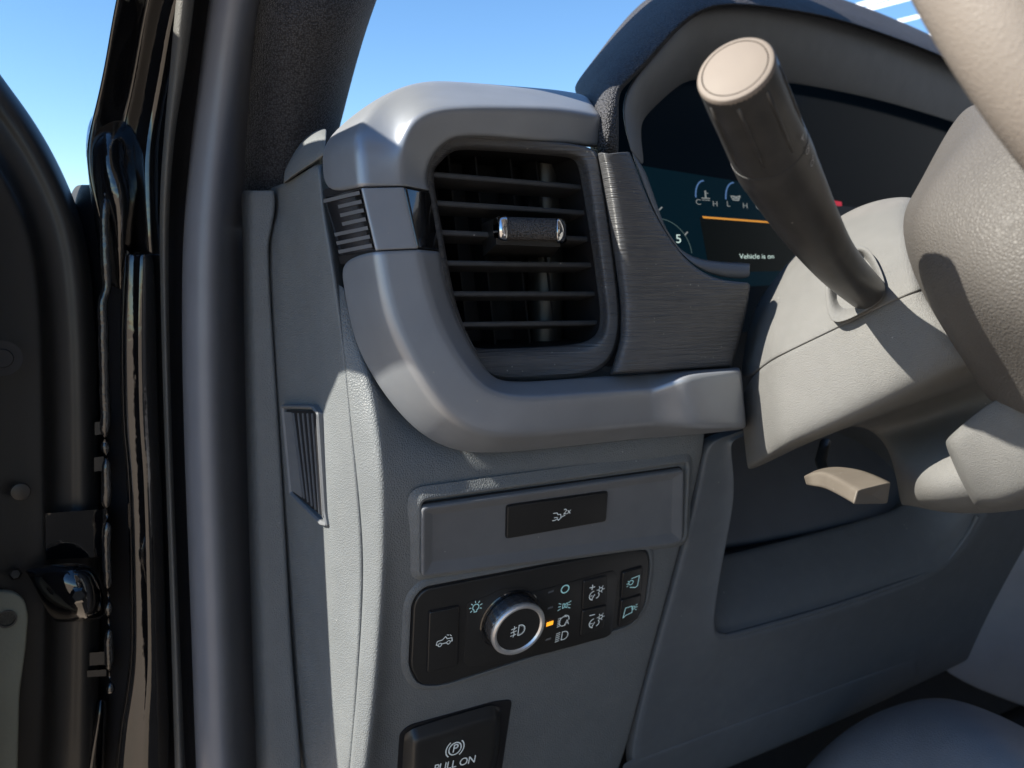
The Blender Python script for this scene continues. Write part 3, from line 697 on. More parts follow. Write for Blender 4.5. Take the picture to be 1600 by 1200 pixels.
# inner funnel: outer lip ring follows the cloth edge and the brushed panel; inner ring is the screen frame
lip = [(985, 236, .475), (972, 170, .482), (992, 126, .495), (1032, 82, .505), (1068, 42, .515), (1104, 18, .520), (1220, 18, .56), (1310, 34, .60), (1396, 63, .64), (1478, 94, .68), (1600, 155, .73), (1703, 242, .78), (1753, 460, .78), (1733, 640, .78)]
inn = [(1012, 268, .560), (1000, 200, .565), (1012, 182, .57), (1035, 160, .575), (1062, 136, .58), (1090, 124, .585), (1210, 128, .61), (1310, 145, .64), (1400, 165, .67), (1476, 188, .70), (1560, 215, .74), (1640, 290, .77), (1680, 460, .77), (1670, 640, .77)]
bend = [(1000, 250, .50), (988, 190, .505), (1004, 152, .515), (1042, 112, .525), (1072, 78, .535), (1100, 56, .54), (1218, 58, .575), (1310, 76, .612), (1398, 104, .65), (1478, 135, .69), (1590, 185, .735), (1675, 265, .775), (1720, 460, .775), (1705, 640, .775)]
back = [(x-(6 if i_ > 0 else 0), y-(16 if i_ > 3 else 3), Y+.022) for i_, (x, y, Y) in enumerate(lip)]
grid('hood_liner', rowsP([back, [(x-4*(i_ > 0), y-(9 if i_ > 3 else 2), Y+.009) for i_, (x, y, Y) in enumerate(lip)], bend, inn]), GS, ic, crow={1: .25})
low = [(985, 237, .475), (997, 268, .474), (1014, 316, .474), (1041, 366, .474), (1076, 411, .474), (1113, 434, .475), (1172, 439, .476)]
lm = [(992, 238, .478), (1008, 275, .478), (1023, 318, .478), (1036, 354, .478), (1057, 391, .478), (1096, 410, .478), (1172, 413, .479)]
li = [(1010, 266, .560), (1018, 290, .560), (1030, 325, .560), (1041, 357, .560), (1061, 390, .560), (1098, 408, .56), (1174, 409, .56)]
grid('lower_bezel', rowsP([low, [(x*.55+a*.45, y*.55+b*.45, .473) for (x, y, _), (a, b, _) in zip(low, lm)], lm, li]), GS, ic, crow={2: .8}, crease={6: .5})
bm = bmesh.new()
SP = plane3(P(1010, 300, .565), P(1470, 336, .70), P(1100, 430, .572))
def quad(bm_, pl_, pix, h): bm_.faces.new([bm_.verts.new(pl_.to3(pl_.px(x, y), h)) for x, y in pix])
quad(bm, SP, [(960, 500), (960, 80), (1620, 110), (1620, 560)], 0)
scr = finish('screen', bm, SCRN, ic)
def ink(cx, cy, h=.0004, pl_=SP):
    s = (pl_.at(cx, cy)-CAM).dot(Fv)/FPX
    ix = abs(pl_.px(cx+10, cy).x-pl_.px(cx, cy).x)/10
    iy = abs(pl_.px(cx, cy+10).y-pl_.px(cx, cy).y)/10
    return Ink(pl_, cx, cy, h, ix, iy)
k = ink(1100, 340, .0002); k.fill([(-110, 72), (100, 60), (210, 55), (210, -110), (-110, -110)]); k.done('lit_area', SCRB, scr)
k = ink(1155, 380, .0006); k.fill([(-56, 37), (100, 32), (100, -45), (-48, -45)]); k.done('message_window', SCRK, scr)
k = ink(1155, 345, .0009); k.fill([(-55, 4), (90, 0), (90, -3), (-54, 1)]); k.done('orange_bar', G_OR, scr)
k = ink(1183, 401, .0009); k.text('Vehicle is on', -1, 0, 10.5, 1.0, .0); k.done('message_text', G_WH, scr)
k = ink(1059, 374, .0009); k.text('5', 0, 0, 19, 1, .02); k.done('speed_numeral', G_WH, scr)
k = ink(1040, 360, .0007); k.arc(-12, -40, 50, 92, 5, 1.4, ry=58); k.done('dial_arc', G_TEAL, scr)
for x_, y_ in ((1031, 326), (1071, 365)):
    k = ink(x_, y_, .0009); k.line([(-2, -2), (2, 2)], 2.2); k.done('dial_tick', G_DIM, scr)
for cx_, cy_, l_, r_2, kind in ((1100, 305, 'C', 'H', 'temp'), (1147, 308, 'L', 'H', 'oil'), (1194, 312, 'C', 'H', 'temp')):
    k = ink(cx_, cy_, .0009); k.arc(0, -4, 14, 180, 92, 2.2, ry=26); k.done('gauge_arc', G_BL, scr)
    k = ink(cx_, cy_, .0010)
    k.text(l_, -11, -12, 12); k.text(r_2, 15, -13, 12)
    if kind == 'temp':
        k.line([(1, 6), (1, -4)], 2.6); k.line([(-5, -5), (7, -5)], 1.6); k.line([(3, 3), (5, 3)], 1.2); k.line([(-5, -8), (7, -8)], 1)
    else:
        k.line([(-6, 1), (-3, -5), (5, -5), (8, 2), (2, 0), (-4, 1)], 1.8); k.line([(-2, -2), (5, -2)], 2)
    k.done('gauge_marks', G_DIM, scr)
k = ink(1307, 318, .0009); k.fill([(-7, 4), (7, 3), (7, -4), (-7, -4)]); k.done('warning_mark', G_RED, scr)

# ------------------------------------------------------------------ side demister grille
sv = thing('side_vent', 'small slanted demister grille in the dashboard end panel', 'vent grille', P(478, 800, .58))
VP = plane3(P(446, 632, .604), P(499, 640, .539), P(458, 770, .600))
fr = [(444, 632), (492, 633), (502, 645), (512, 800), (516, 822), (506, 820), (457, 772)]
plate('frame', VP, fr, GS, sv, [(0, -.006), (0, .0020), (.0008, .0030), (.0016, .0028), (.0028, .0014), (.0034, -.006)], r=5, cap=False)
plate('recess', VP, [(449, 640), (496, 642), (508, 808), (460, 770)], BLKM, sv, [(0, .0009)], r=3)
plate('blank', VP, [(447, 643), (459, 644), (475, 777), (456, 764)], GS, sv, [(0, -.006), (0, .0016)], r=2)
for i in range(6):
    f = i/5
    xt = 461+37*f; xb = 478+30*f; yt = 645+1*f; yb = 778+30*f
    a = VP.at(xt, yt); b = VP.at(xb, yb); bm = bmesh.new()
    w = VP.ex*.0005; d = -VP.n*.0007
    hexa(bm, [b-w+VP.n*.0019, b+w+VP.n*.0019, a+w+VP.n*.0019, a-w+VP.n*.0019, b-w-d, b+w-d, a+w-d, a-w-d])
    finish('slat', bm, GS, sv)

# ------------------------------------------------------------------ blank insert with tow connector button
ins = thing('insert_panel', 'long recessed grey insert holding one black button marked with plugs and 2x', 'insert panel', LP.at(860, 890))
ipx = [(654, 787), (1064, 729), (1062, 842), (1040, 848), (654, 897)]
plate('surround', LP, [(647, 772), (1078, 712), (1072, 846), (1042, 853), (647, 904)], G, ins, [(-.004, -.0012), (0, .0012), (.002, .0030), (.0032, .0032), (.0044, .0022), (.0048, -.0010)], r=20, cap=False, sharp=60)
plate('groove', LP, ipx, BLKM, ins, [(-.0006, .0000), (-.0006, .0007)], r=10)
plate('insert', LP, ipx, GS, ins, [(.0004, .0004), (.0004, .0036), (.0008, .0046), (.0018, .0050), (.0030, .0048), (.0080, .0016), (.0100, .0012)], r=10, sharp=60)
bpx = [(790, 788), (947, 766), (944, 812), (789, 839)]
plate('button_gap', LP, bpx, BLKM, ins, [(-.0006, .0005), (-.0006, .0015)], r=6)
tb_ = plate('button', LP, bpx, BLK, ins, bev(.0030, .0006, .0003), r=5)
k = ink(873, 803, .0032, LP)
k.line([(-12, 6), (-7, 6), (-5, 3), (-1, 3)], 1.1); k.line([(-12, -5), (-8, -5), (-5, -3), (-3, -6), (0, -3), (2, -1), (6, 0)], 1.1); k.line([(-10, -1), (-5, -1)], 1.0); k.line([(-1, 3), (0, 0), (0, -3)], 1.1)
k.text('2x', 8.5, 5.5, 12, 1, .0); k.done('plug_symbol', WHT, tb_)

# ------------------------------------------------------------------ light switch panel
ls = thing('light_switch_panel', 'black headlight switch panel with a chrome ringed rotary knob', 'switch panel', LP.at(830, 1060))
fpx = [(645, 938), (660, 918), (985, 856), (1008, 858), (1012, 880), (1004, 945), (985, 972), (690, 1066), (655, 1066), (640, 1040)]
plate('bezel_gap', LP, fpx, BLKM, ls, [(-.0010, -.001), (-.0010, .0012)], r=14)
plate('surround', LP, fpx, G, ls, [(-.0075, -.001), (-.0060, .0006), (-.0030, .0020), (-.0018, .0018), (-.0012, -.002)], r=18, cap=False, sharp=60)
fp = plate('faceplate', LP, fpx, BLK, ls, bev(.0030, .0012), r=14)
# raised inner field
ipx2 = [(728, 938), (752, 930), (780, 917), (812, 915), (830, 922), (954, 888), (961, 896), (952, 985), (944, 991), (850, 1016), (760, 1035), (730, 1036), (722, 1030)]
plate('inner_field', LP, ipx2, BLK, ls, [(-.0003, .0029), (-.0003, .0034), (.0002, .0036)], r=5)
def button(pix, h=.0042, gap=True, name='button'):
    if gap: plate('button_gap', LP, pix, BLKM, ls, [(-.0006, .003), (-.0006, .0037)], r=4)
    return plate(name, LP, pix, BLK, ls, bev(h+.0006, .0008, .0002), r=4)
b1 = button([(667, 951), (714, 942), (712, 1033), (664, 1045)], name='bed_light_button')
b2 = button([(907, 903), (943, 894), (943, 938), (905, 947)], name='dimmer_button'); b3 = button([(905, 949), (943, 940), (939, 977), (902, 989)], name='dimmer_button')
b4 = button([(968, 890), (999, 881), (997, 922), (966, 931)], name='spot_button'); b5 = button([(966, 933), (997, 924), (992, 962), (962, 974)], name='spot_button')
H = .0052
k = ink(690, 995, H, LP); k.line([(-12, -3), (-11, 2), (-3, 3), (1, 7), (4, 3), (11, 3), (12, -2), (9, -2)], 1.2, False); k.line([(-12, -3), (-9, -4)], 1.2); k.line([(-4, -3), (4, -3)], 1.2); k.arc(-6.5, -4, 2.5, 0, 360, 1); k.arc(6.5, -3, 2.5, 0, 360, 1); k.line([(3, 9), (6, 8)], 1); k.line([(8, 8), (10, 6)], 1); k.done('truck_symbol', WHT, b1)
for bt, cy_, sgn in ((b2, 920, '+'), (b3, 963, '-')):
    k = ink(924, cy_, H, LP)
    k.line([(-9, 9), (-2, 9)], 1.3)
    if sgn == '+': k.line([(-5.5, 12.5), (-5.5, 5.5)], 1.3)
    k.arc(-1, -4, 6.5, 100, 260, 1.3); k.arc(3, -5, 4, 280, 400, 1.2); k.line([(-3, -9), (0, -3)], 1.2); k.line([(-6, -4), (-3, -4)], 1)
    k.arc(8, 3, 2.6, 0, 360, 1.1)
    for a in range(0, 360, 60): k.line([(8+4*math.cos(R_(a)), 3+4*math.sin(R_(a))), (8+5.6*math.cos(R_(a)), 3+5.6*math.sin(R_(a)))], 1)
    k.done('dimmer_symbol', WHT, bt)
k = ink(983, 905, H, LP); k.line([(-3, 7), (8, 9), (8, -6), (5, -8), (-3, -6)], 1.2); k.arc(-3, 1, 3.2, 0, 360, 1.2); k.line([(-8, 4), (-6.5, 3)], 1); k.line([(-9, 0), (-7, 0)], 1); k.line([(-8, -4), (-6.5, -3)], 1); k.done('spotlight_symbol', CYN, b4)
k = ink(978, 948, H, LP); k.line([(-8, -9), (-7, 5), (2, 6), (4, 3), (4, -4), (-4, -6), (-8, -9)], 1.2); k.arc(5, 3, 2.2, 0, 360, 1); k.line([(8, 6), (10, 7)], 1); k.line([(8, 3), (11, 3)], 1); k.line([(8, 0), (10, -1)], 1); k.done('spotlight_symbol', CYN, b5)
# lamp symbols beside the knob
H2 = .0038
k = ink(740, 944, H2, LP); k.arc(0, 0, 4.6, -60, 240, 1.3); k.line([(-2, -4), (-2, -7), (2, -7), (2, -4)], 1.2)
for a in range(-20, 230, 40): k.line([(7*math.cos(R_(a)), 7*math.sin(R_(a))), (9.5*math.cos(R_(a)), 9.5*math.sin(R_(a)))], 1.2)
k.done('lamp_symbol', CYN, fp)
k = ink(879, 916, H2, LP); k.arc(0, 0, 5.6, 0, 360, 1.7, 28); k.done('off_symbol', CYN, fp)
k = ink(878, 942, H2, LP); k.arc(-2.5, 0, 3.4, -90, 90, 1.2); k.line([(-2.5, 3.4), (-2.5, -3.4)], 1.2); k.arc(4, 0, 3.4, 90, 270, 1.2); k.line([(4, 3.4), (4, -3.4)], 1.2)
for s_ in (-1, 1):
    for d_ in (-3.5, 0, 3.5): k.line([(.7+s_*5.6+(-.6), d_), (.7+s_*9-.6, d_*1.5)], 1.1)
k.done('sidelight_symbol', CYN, fp)
k = ink(877, 966, H2, LP)
for d_ in (-6, -3, 0, 3, 6): k.line([(-9, d_-1), (-5, d_)], 1.0)
k.arc(0, 0, 7, 60, 300, 1.2); k.arc(1, 2, 6.4, -10, 100, 1.2); k.text('A', 5, -3, 11, 1, .02); k.done('auto_symbol', WHT, fp)
k = ink(874, 989, H2, LP)
for d_ in (-6, -3, 0, 3, 6): k.line([(-9, d_-1), (-3.5, d_)], 1.0)
k.line([(0, 6), (0, -6)], 1.2); k.line([(0, 6), (3, 6)], 1.2); k.line([(0, -6), (3, -6)], 1.2); k.arc(3, 0, 6, -90, 90, 1.2); k.done('headlight_symbol', WHT, fp)
k = ink(855, 970, .0040, LP); k.fill([(-5, -3), (5, -2), (5, 4), (-5, 3)]); k.done('amber_light', AMB, fp)
for x, y in ((857, 920), (856, 945), (853, 994)):
    k = ink(x, y, .0038, LP); k.fill([(-4, -2), (4, -1), (4, 2), (-4, 1)]); k.done('indicator_dash', GS, fp)
# rotary knob
KN = LP.at(794, 962)
kb = bmesh.new()
SK = [(.0250, .002), (.0250, .0040), (.0225, .0042), (.0222, .0052)]
lathe(kb, KN, LP.n, [(.0248, .001), (.0248, .0040), (.0240, .0046), (.0222, .0046)], 96)
knob = finish('rotary_knob', kb, GLB, ls)
kb = bmesh.new(); seg = 144
prev = None
for h_, dr in ((.0040, 0), (.0055, .0), (.0135, 0), (.0150, -.0006)):
    rg_ = []
    for i in range(seg):
        a = 2*math.pi*i/seg; tooth = .0004*(1 if (i//3) % 2 else 0) if .005 < h_ < .014 else 0
        rg_.append(kb.verts.new(KN+LP.n*h_+(LP.ex*math.cos(a)+LP.ey*math.sin(a))*(.0213+dr+tooth)))
    if prev:
        for i in range(seg): kb.faces.new((prev[i-1], prev[i], rg_[i], rg_[i-1]))
    prev = rg_
KM = mat('knob_smoked_chrome', (0.16, 0.165, 0.18), 0.25, 0.5, 0.85, var=0.1)
finish('knurled_side', kb, KM, knob)
kb = bmesh.new(); lathe(kb, KN, LP.n, [(.0208, .0138), (.0216, .0150), (.0217, .0165), (.0211, .0178), (.0200, .0184), (.0186, .0181), (.0174, .0166)], 96)
finish('chrome_ring', kb, CHR, knob)
kb = bmesh.new(); lathe(kb, KN, LP.n, [(.0180, .0165), (.0176, .0168), (.012, .0169), (0, .0169)], 96)
face = finish('knob_face', kb, BLK, knob)
KP = Plane(KN+LP.n*.0172, LP.n, LP.ex)
k = ink(808, 986, 0, KP)
k.line([(2, 8), (2, -7)], 1.3); k.line([(2, 8), (4, 8)], 1.3); k.line([(2, -7), (4, -7)], 1.3); k.arc(4, .5, 7.5, -90, 90, 1.3, ry=7.5, n=20)
k.arc(4, .5, 6, -90, 90, .2, n=4)
for d_ in (-5, 0, 5): k.line([(-9, d_-1), (-1, d_+.5)], 1.1)
k.line([(-5, 8), (-4, 4), (-6, 1), (-4, -3), (-5, -8)], 1.1); k.done('fog_lamp_symbol', WHT, knob)

# ------------------------------------------------------------------ parking brake switch
pk = thing('parking_brake_switch', 'black parking brake paddle switch lettered PULL ON', 'brake switch', LP.at(710, 1240))
plate('pocket', LP, [(624, 1145), (640, 1132), (772, 1095), (800, 1092), (775, 1260), (615, 1280)], BLKM, pk, [(0, -.001), (.0003, .0008)], r=10)
rows = [[LP.at(632, 1145)+LP.n*.001, LP.at(645, 1135)+LP.n*.002, LP.at(700, 1117)+LP.n*.002, LP.at(765, 1099)+LP.n*.002, LP.at(781, 1104)+LP.n*.001],
        [LP.at(630, 1160)+LP.n*.001, LP.at(642, 1146)+LP.n*.009, LP.at(700, 1128)+LP.n*.010, LP.at(766, 1108)+LP.n*.009, LP.at(781, 1120)+LP.n*.001],
        [LP.at(628, 1190)+LP.n*.001, LP.at(640, 1176)+LP.n*.011, LP.at(700, 1165)+LP.n*.012, LP.at(765, 1150)+LP.n*.011, LP.at(780, 1160)+LP.n*.001],
        [LP.at(626, 1240)+LP.n*.001, LP.at(640, 1240)+LP.n*.012, LP.at(700, 1228)+LP.n*.013, LP.at(758, 1185)+LP.n*.012, LP.at(776, 1190)+LP.n*.001],
        [LP.at(626, 1290)+LP.n*.001, LP.at(640, 1290)+LP.n*.008, LP.at(700, 1275)+LP.n*.008, LP.at(745, 1215)+LP.n*.008, LP.at(768, 1215)+LP.n*.001]]
pad = grid('paddle', rows, BLK, pk, crease={1: .5, 3: .5}, crow={1: .4}, solid=0)
PP_ = plane3(LP.at(645, 1180)+LP.n*.0125, LP.at(765, 1152)+LP.n*.0125, LP.at(690, 1225)+LP.n*.0133)
k = ink(710, 1168, .0012, PP_); k.arc(0, 0, 9, 0, 360, 1.6, 30); k.arc(0, 0, 13.2, 130, 230, 1.6); k.arc(0, 0, 13.2, -50, 50, 1.6); k.text('P', .5, 0, 17, 1, .03); k.done('brake_symbol', WHT, pad)
k = ink(710, 1192, .0012, PP_); k.text('PULL ON', 0, 0, 16, .95, .03); k.done('lettering', WHT, pad)

# ------------------------------------------------------------------ steering column
sc_ = thing('steering_column', 'sunlit grey two piece steering column shroud behind the stalk', 'steering column', D(1250, 740, .56))
rows = rowsD([[(1180, 470, .70), (1232, 402, .64), (1290, 345, .62), (1345, 314, .60), (1395, 303, .585), (1432, 303, .56), (1450, 320, .60)],
              [(1166, 510, .66), (1208, 462, .585), (1266, 416, .56), (1332, 374, .535), (1385, 350, .52), (1424, 350, .50), (1442, 370, .55)],
              [(1156, 560, .64), (1202, 520, .562), (1255, 476, .535), (1330, 432, .51), (1395, 404, .49), (1434, 402, .475), (1450, 410, .52)],
              [(1152, 604, .63), (1201, 563, .553), (1240, 543, .525), (1330, 500, .496), (1400, 466, .476), (1444, 448, .462), (1462, 450, .50)]])
grid('upper_shroud', rows, COLM, sc_, crease={1: .35, 4: .3}, crow={3: .7})
rows = rowsD([[(1152, 606, .632), (1201, 565.5, .554), (1240, 545.5, .526), (1330, 502.5, .497), (1400, 468.5, .477), (1445, 450.5, .463), (1463, 452.5, .50)],
              [(1155, 660, .63), (1210, 626, .542), (1262, 604, .515), (1355, 558, .486), (1432, 520, .464), (1486, 494, .452), (1505, 500, .49)],
              [(1162, 725, .63), (1222, 682, .536), (1285, 660, .508), (1385, 612, .478), (1470, 566, .458), (1532, 545, .448), (1548, 555, .48)],
              [(1166, 735, .63), (1232, 697, .540), (1300, 672, .514), (1400, 626, .484), (1490, 582, .464), (1545, 566, .452), (1555, 575, .48)],
              [(1170, 740, .66), (1250, 700, .58), (1320, 672, .56), (1410, 640, .53), (1500, 612, .51), (1555, 600, .50), (1570, 600, .52)]])
grid('lower_shroud', rows, COLM, sc_, crease={1: .35, 4: .3}, crow={0: .7, 3: .3})
# underside and the hanging knuckle cover
rows = rowsD([[(1240, 697, .58), (1330, 655, .56), (1430, 612, .53), (1520, 580, .50), (1600, 560, .48)],
              [(1290, 672, .60), (1350, 658, .59), (1440, 640, .56), (1530, 600, .53), (1620, 580, .51)],
              [(1340, 660, .64), (1385, 672, .62), (1450, 660, .585), (1520, 640, .55), (1620, 640, .52)],
              [(1390, 690, .62), (1402, 724, .55), (1450, 725, .50), (1510, 700, .48), (1620, 700, .47)],
              [(1404, 788, .60), (1416, 785, .54), (1460, 798, .50), (1530, 802, .48), (1620, 792, .47)],
              [(1410, 792, .66), (1420, 790, .62), (1465, 802, .58), (1532, 806, .56), (1620, 796, .55)]])
grid('lower_cover', rows, COLM, sc_)
rows = rowsD([[(1474, 690, 0.495), (1478, 682, 0.470), (1520, 645, 0.450), (1560, 615, 0.435), (1640, 600, 0.415)],
              [(1478, 705, 0.495), (1484, 700, 0.465), (1530, 670, 0.445), (1580, 640, 0.425), (1650, 620, 0.410)],
              [(1500, 755, 0.495), (1506, 750, 0.467), (1545, 730, 0.445), (1590, 710, 0.425), (1660, 690, 0.410)],
              [(1520, 795, 0.505), (1530, 790, 0.475), (1562, 790, 0.455), (1600, 775, 0.435), (1670, 750, 0.415)],
              [(1540, 805, 0.535), (1550, 800, 0.515), (1580, 800, 0.495), (1610, 790, 0.475), (1680, 770, 0.455)]])
grid('knuckle_cover', rows, COLM, sc_, crease={1: .3}, crow={1: .3, 3: .3})
# socket round the stalk
rows = []
rim = [(1288, 430), (1300, 396), (1335, 384), (1356, 384), (1372, 410), (1394, 464), (1345, 490), (1300, 512), (1290, 480)]
rin = [(1302, 435), (1310, 408), (1336, 396), (1350, 398), (1362, 420), (1374, 458), (1345, 474), (1318, 484), (1306, 466)]
def dcol(x, y): return .50-(x-1330)*.00036+(450-y)*.00022
rows = [[D(x, y, dcol(x, y)+dd) for x, y in pts_] for pts_, dd in ((rim, .006), (rim, -.0004), ([(a*.8+c*.2, b*.8+d*.2) for (a, b), (c, d) in zip(rim, rin)], -.0012), ([(a*.35+c*.65, b*.35+d*.65) for (a, b), (c, d) in zip(rim, rin)], .001), (rin, .010), ([(x*.5+1340*.5, y*.5+445*.5) for x, y in rin], .012))]
grid('stalk_socket', rows, COLM, sc_, closed=True, crow={1: .6, 4: .4}, solid=.001)

# ------------------------------------------------------------------ stalk
stk = thing('control_stalk', 'thick black control stalk pointing out of the steering column with a pale sunlit end', 'stalk', D(1345, 460, .47))
cpts = [(1150, 112, .335), (1166, 150, .347), (1183, 190, .361), (1203, 236, .377), (1212, 256, .384), (1236, 300, .399), (1262, 346, .417), (1292, 392, .440), (1320, 425, .460), (1352, 455, .487)]
crad = [.0165, .0170, .0174, .0180, .0181, .0170, .0154, .0134, .0122, .0112]
pc = spline([Vector((*D(*q), r)) for q, r in zip(cpts, crad)], 6)
P3 = [Vector(q[:3]) for q in pc]; RR = [q[3] for q in pc]
AX = (P3[0]-P3[6]).normalized()
def seg_tube(i0, i1, dr, name, m, cap=False):
    bm = bmesh.new(); tube(bm, P3[i0:i1+1], [r+dr for r in RR[i0:i1+1]], 48, cap=cap)
    return finish(name, bm, m, stk, sharp=50)
seg_tube(25, len(P3)-1, 0, 'arm', STK)
seg_tube(17, 25, .0002, 'collar', STK, True)
tw_ = seg_tube(0, 17, 0, 'twist_grip', STK)
# finger ribs on the twist grip
bm = bmesh.new()
a1_ = Vector((0, 0, 1)).cross(AX).normalized(); a2_ = AX.cross(a1_)
for k_ in range(8):
    an = 2*math.pi*k_/8+.2
    dv = a1_*math.cos(an)+a2_*math.sin(an)
    tube(bm, [P3[2]+dv*(RR[2]-.0006), P3[5]+dv*(RR[5]-.0002), P3[12]+dv*(RR[12]-.0002), P3[15]+dv*(RR[15]-.0008)], .0010, 8)
finish('rib', bm, STK, tw_, sharp=0)
r0 = RR[0]
bm = bmesh.new(); lathe(bm, P3[0], AX, [(r0, -.001), (r0, .0004), (r0-.0006, .0016), (r0-.0018, .0022), (r0-.0024, .0022), (r0-.0026, .0014)], 64)
finish('end_ring', bm, CAPM, tw_)
bm = bmesh.new(); lathe(bm, P3[0], AX, [(r0-.0027, .0012), (r0-.0030, .0022), (r0-.006, .0028), (r0*.4, .0032), (0, .0033)], 64)
finish('end_cap', bm, CAPM, tw_, label='pale sunlit round end of the stalk')
# wiper symbols on the collar
PLK = None
mid_ = P3[20]; vv = (CAM-mid_); vv = (vv-AX*vv.dot(AX)).normalized()
sidev = vv.cross(AX).normalized()
if sidev.dot(Rv) < 0: sidev = -sidev
nn = (vv*math.cos(R_(52))+sidev*math.sin(R_(52)))
for off_, shp in ((-5, 0), (4, 1), (13, 2)):
    c_ = P3[15]+(P3[20]-P3[15])*(off_/14+.3)
    pl_ = Plane(c_+nn*(RR[18]+.0006), nn, AX.cross(nn))
    kk = Ink(pl_, 1253, 200, 0, .0004); kk.c = Vector((0, 0))
    if shp == 0: kk.line([(-3, 3), (3, 3)], 1.4); kk.line([(0, 3), (0, -3)], 1.2)
    else: kk.arc(0, 0, 3.6, 0, 360, 1.3); kk.line([(3, 3), (6, 6)], 1.2)
    kk.done('wiper_symbol', GRY, stk)

# ------------------------------------------------------------------ steering wheel
sw = thing('steering_wheel', 'large leather steering wheel, rim and hub back close at the right edge', 'steering wheel', D(1700, 500, .36))
WO_, nw_ = CAM+Vector((.4246, .1967, .1228)), Vector((0, -.898, .439))
rows = rowsD([[(1500, 150, .46), (1548, 158, .41), (1600, 190, .365), (1660, 240, .355), (1760, 300, .335)],
              [(1425, 300, .46), (1532, 188, .40), (1600, 250, .35), (1660, 300, .345), (1760, 360, .325)],
              [(1404, 330, .46), (1440, 300, .403), (1520, 320, .364), (1620, 350, .336), (1760, 420, .33)],
              [(1408, 390, .46), (1422, 370, .404), (1500, 400, .364), (1620, 430, .336), (1760, 470, .33)],
              [(1440, 470, .46), (1448, 455, .408), (1520, 480, .367), (1620, 520, .342), (1760, 560, .34)],
              [(1500, 560, .46), (1506, 548, .418), (1560, 570, .395), (1640, 610, .37), (1760, 650, .35)],
              [(1548, 640, .47), (1556, 630, .435), (1600, 655, .41), (1680, 690, .385), (1760, 720, .37)]])
rows = [r+[r[-1]*.45+(WO_-nw_*.06)*.55] for r in rows]
grid('hub_back', rows, LTH, sw, crease={1: .4})
cen = [(1400, -360, .30), (1450, -210, .285), (1515, -60, .272), (1602, 105, .265), (1700, 235, .265), (1830, 360, .27), (1980, 480, .29)]
RIMM = mat('rim_leather', (0.200, 0.172, 0.148), 0.55, 0.4, bump='leather', scale=620, bstr=0.35, bdist=0.0004)
q0, q1, q2 = D(*cen[0]), D(*cen[3]), D(*cen[6])
ab, ac = q1-q0, q2-q0; nw = ab.cross(ac)
WO = q0+(nw.cross(ab)*ac.dot(ac)+ac.cross(nw)*ab.dot(ab))/(2*nw.dot(nw)); WR = (q0-WO).length; nw.normalize()
if nw.dot(CAM-WO) < 0: nw = -nw
we = (q1-WO).normalized(); wf = nw.cross(we)
bm = bmesh.new(); prev = first = None; NS, NT = 96, 28
for a in range(NS):
    th = 2*math.pi*a/NS; rd = we*math.cos(th)+wf*math.sin(th)
    rg_ = [bm.verts.new(WO+rd*(WR+.0175*math.cos(2*math.pi*b/NT))+nw*(.0175*math.sin(2*math.pi*b/NT))) for b in range(NT)]
    if prev:
        for b in range(NT): bm.faces.new((prev[b], prev[(b+1) % NT], rg_[(b+1) % NT], rg_[b]))
    else: first = rg_
    prev = rg_
for b in range(NT): bm.faces.new((prev[b], prev[(b+1) % NT], first[(b+1) % NT], first[b]))
finish('rim', bm, RIMM, sw, sharp=0)
bm = bmesh.new(); lathe(bm, WO-nw*.035, nw, [(.028, -.02), (.040, -.008), (.047, .004), (.046, .018), (.036, .030), (.0, .036)], 48)
finish('hub', bm, LTH, sw)
for dv_ in ((-1, 0, 0), (1, 0, 0), (0, -.439, -.898)):
    dd = Vector(dv_); dd = (dd-nw*dd.dot(nw)).normalized()
    bm = bmesh.new(); tube(bm, [WO+dd*.05-nw*.03, WO+dd*.09-nw*.02, WO+dd*(WR-.004)], [.020, .017, .014], 16, flat=.6, up=nw)
    finish('spoke', bm, LTH, sw)

# ------------------------------------------------------------------ tilt lever
tl = thing('tilt_lever', 'small tan lit lever sticking out under the steering column', 'lever', D(1290, 760, .60))
rows = rowsD([[(1256, 744, 0.550), (1284, 730, 0.560), (1290, 744, 0.570), (1260, 758, 0.550)],
              [(1262, 741, 0.535), (1296, 728, 0.548), (1303, 746, 0.555), (1266, 760, 0.532)],
              [(1279, 735, 0.525), (1318, 729, 0.536), (1324, 752, 0.542), (1284, 762, 0.522)],
              [(1300, 743, 0.505), (1350, 733, 0.518), (1352, 765, 0.524), (1300, 769, 0.502)],
              [(1334, 763, 0.467), (1388, 750, 0.478), (1384, 784, 0.482), (1329, 785, 0.466)],
              [(1339, 766, 0.462), (1392, 753, 0.473), (1387, 787, 0.477), (1333, 788, 0.461)],
              [(1362, 774, 0.470)]*4])
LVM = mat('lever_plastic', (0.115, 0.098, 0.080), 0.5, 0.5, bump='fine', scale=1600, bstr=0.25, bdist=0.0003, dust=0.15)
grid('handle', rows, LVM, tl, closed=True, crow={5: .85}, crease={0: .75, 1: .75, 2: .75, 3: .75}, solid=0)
bm = bmesh.new(); tube(bm, [D(1290, 745, .54), D(1282, 720, .58), D(1290, 690, .61)], [.0035, .004, .004], 12, flat=.6); finish('shank', bm, BLK, tl)

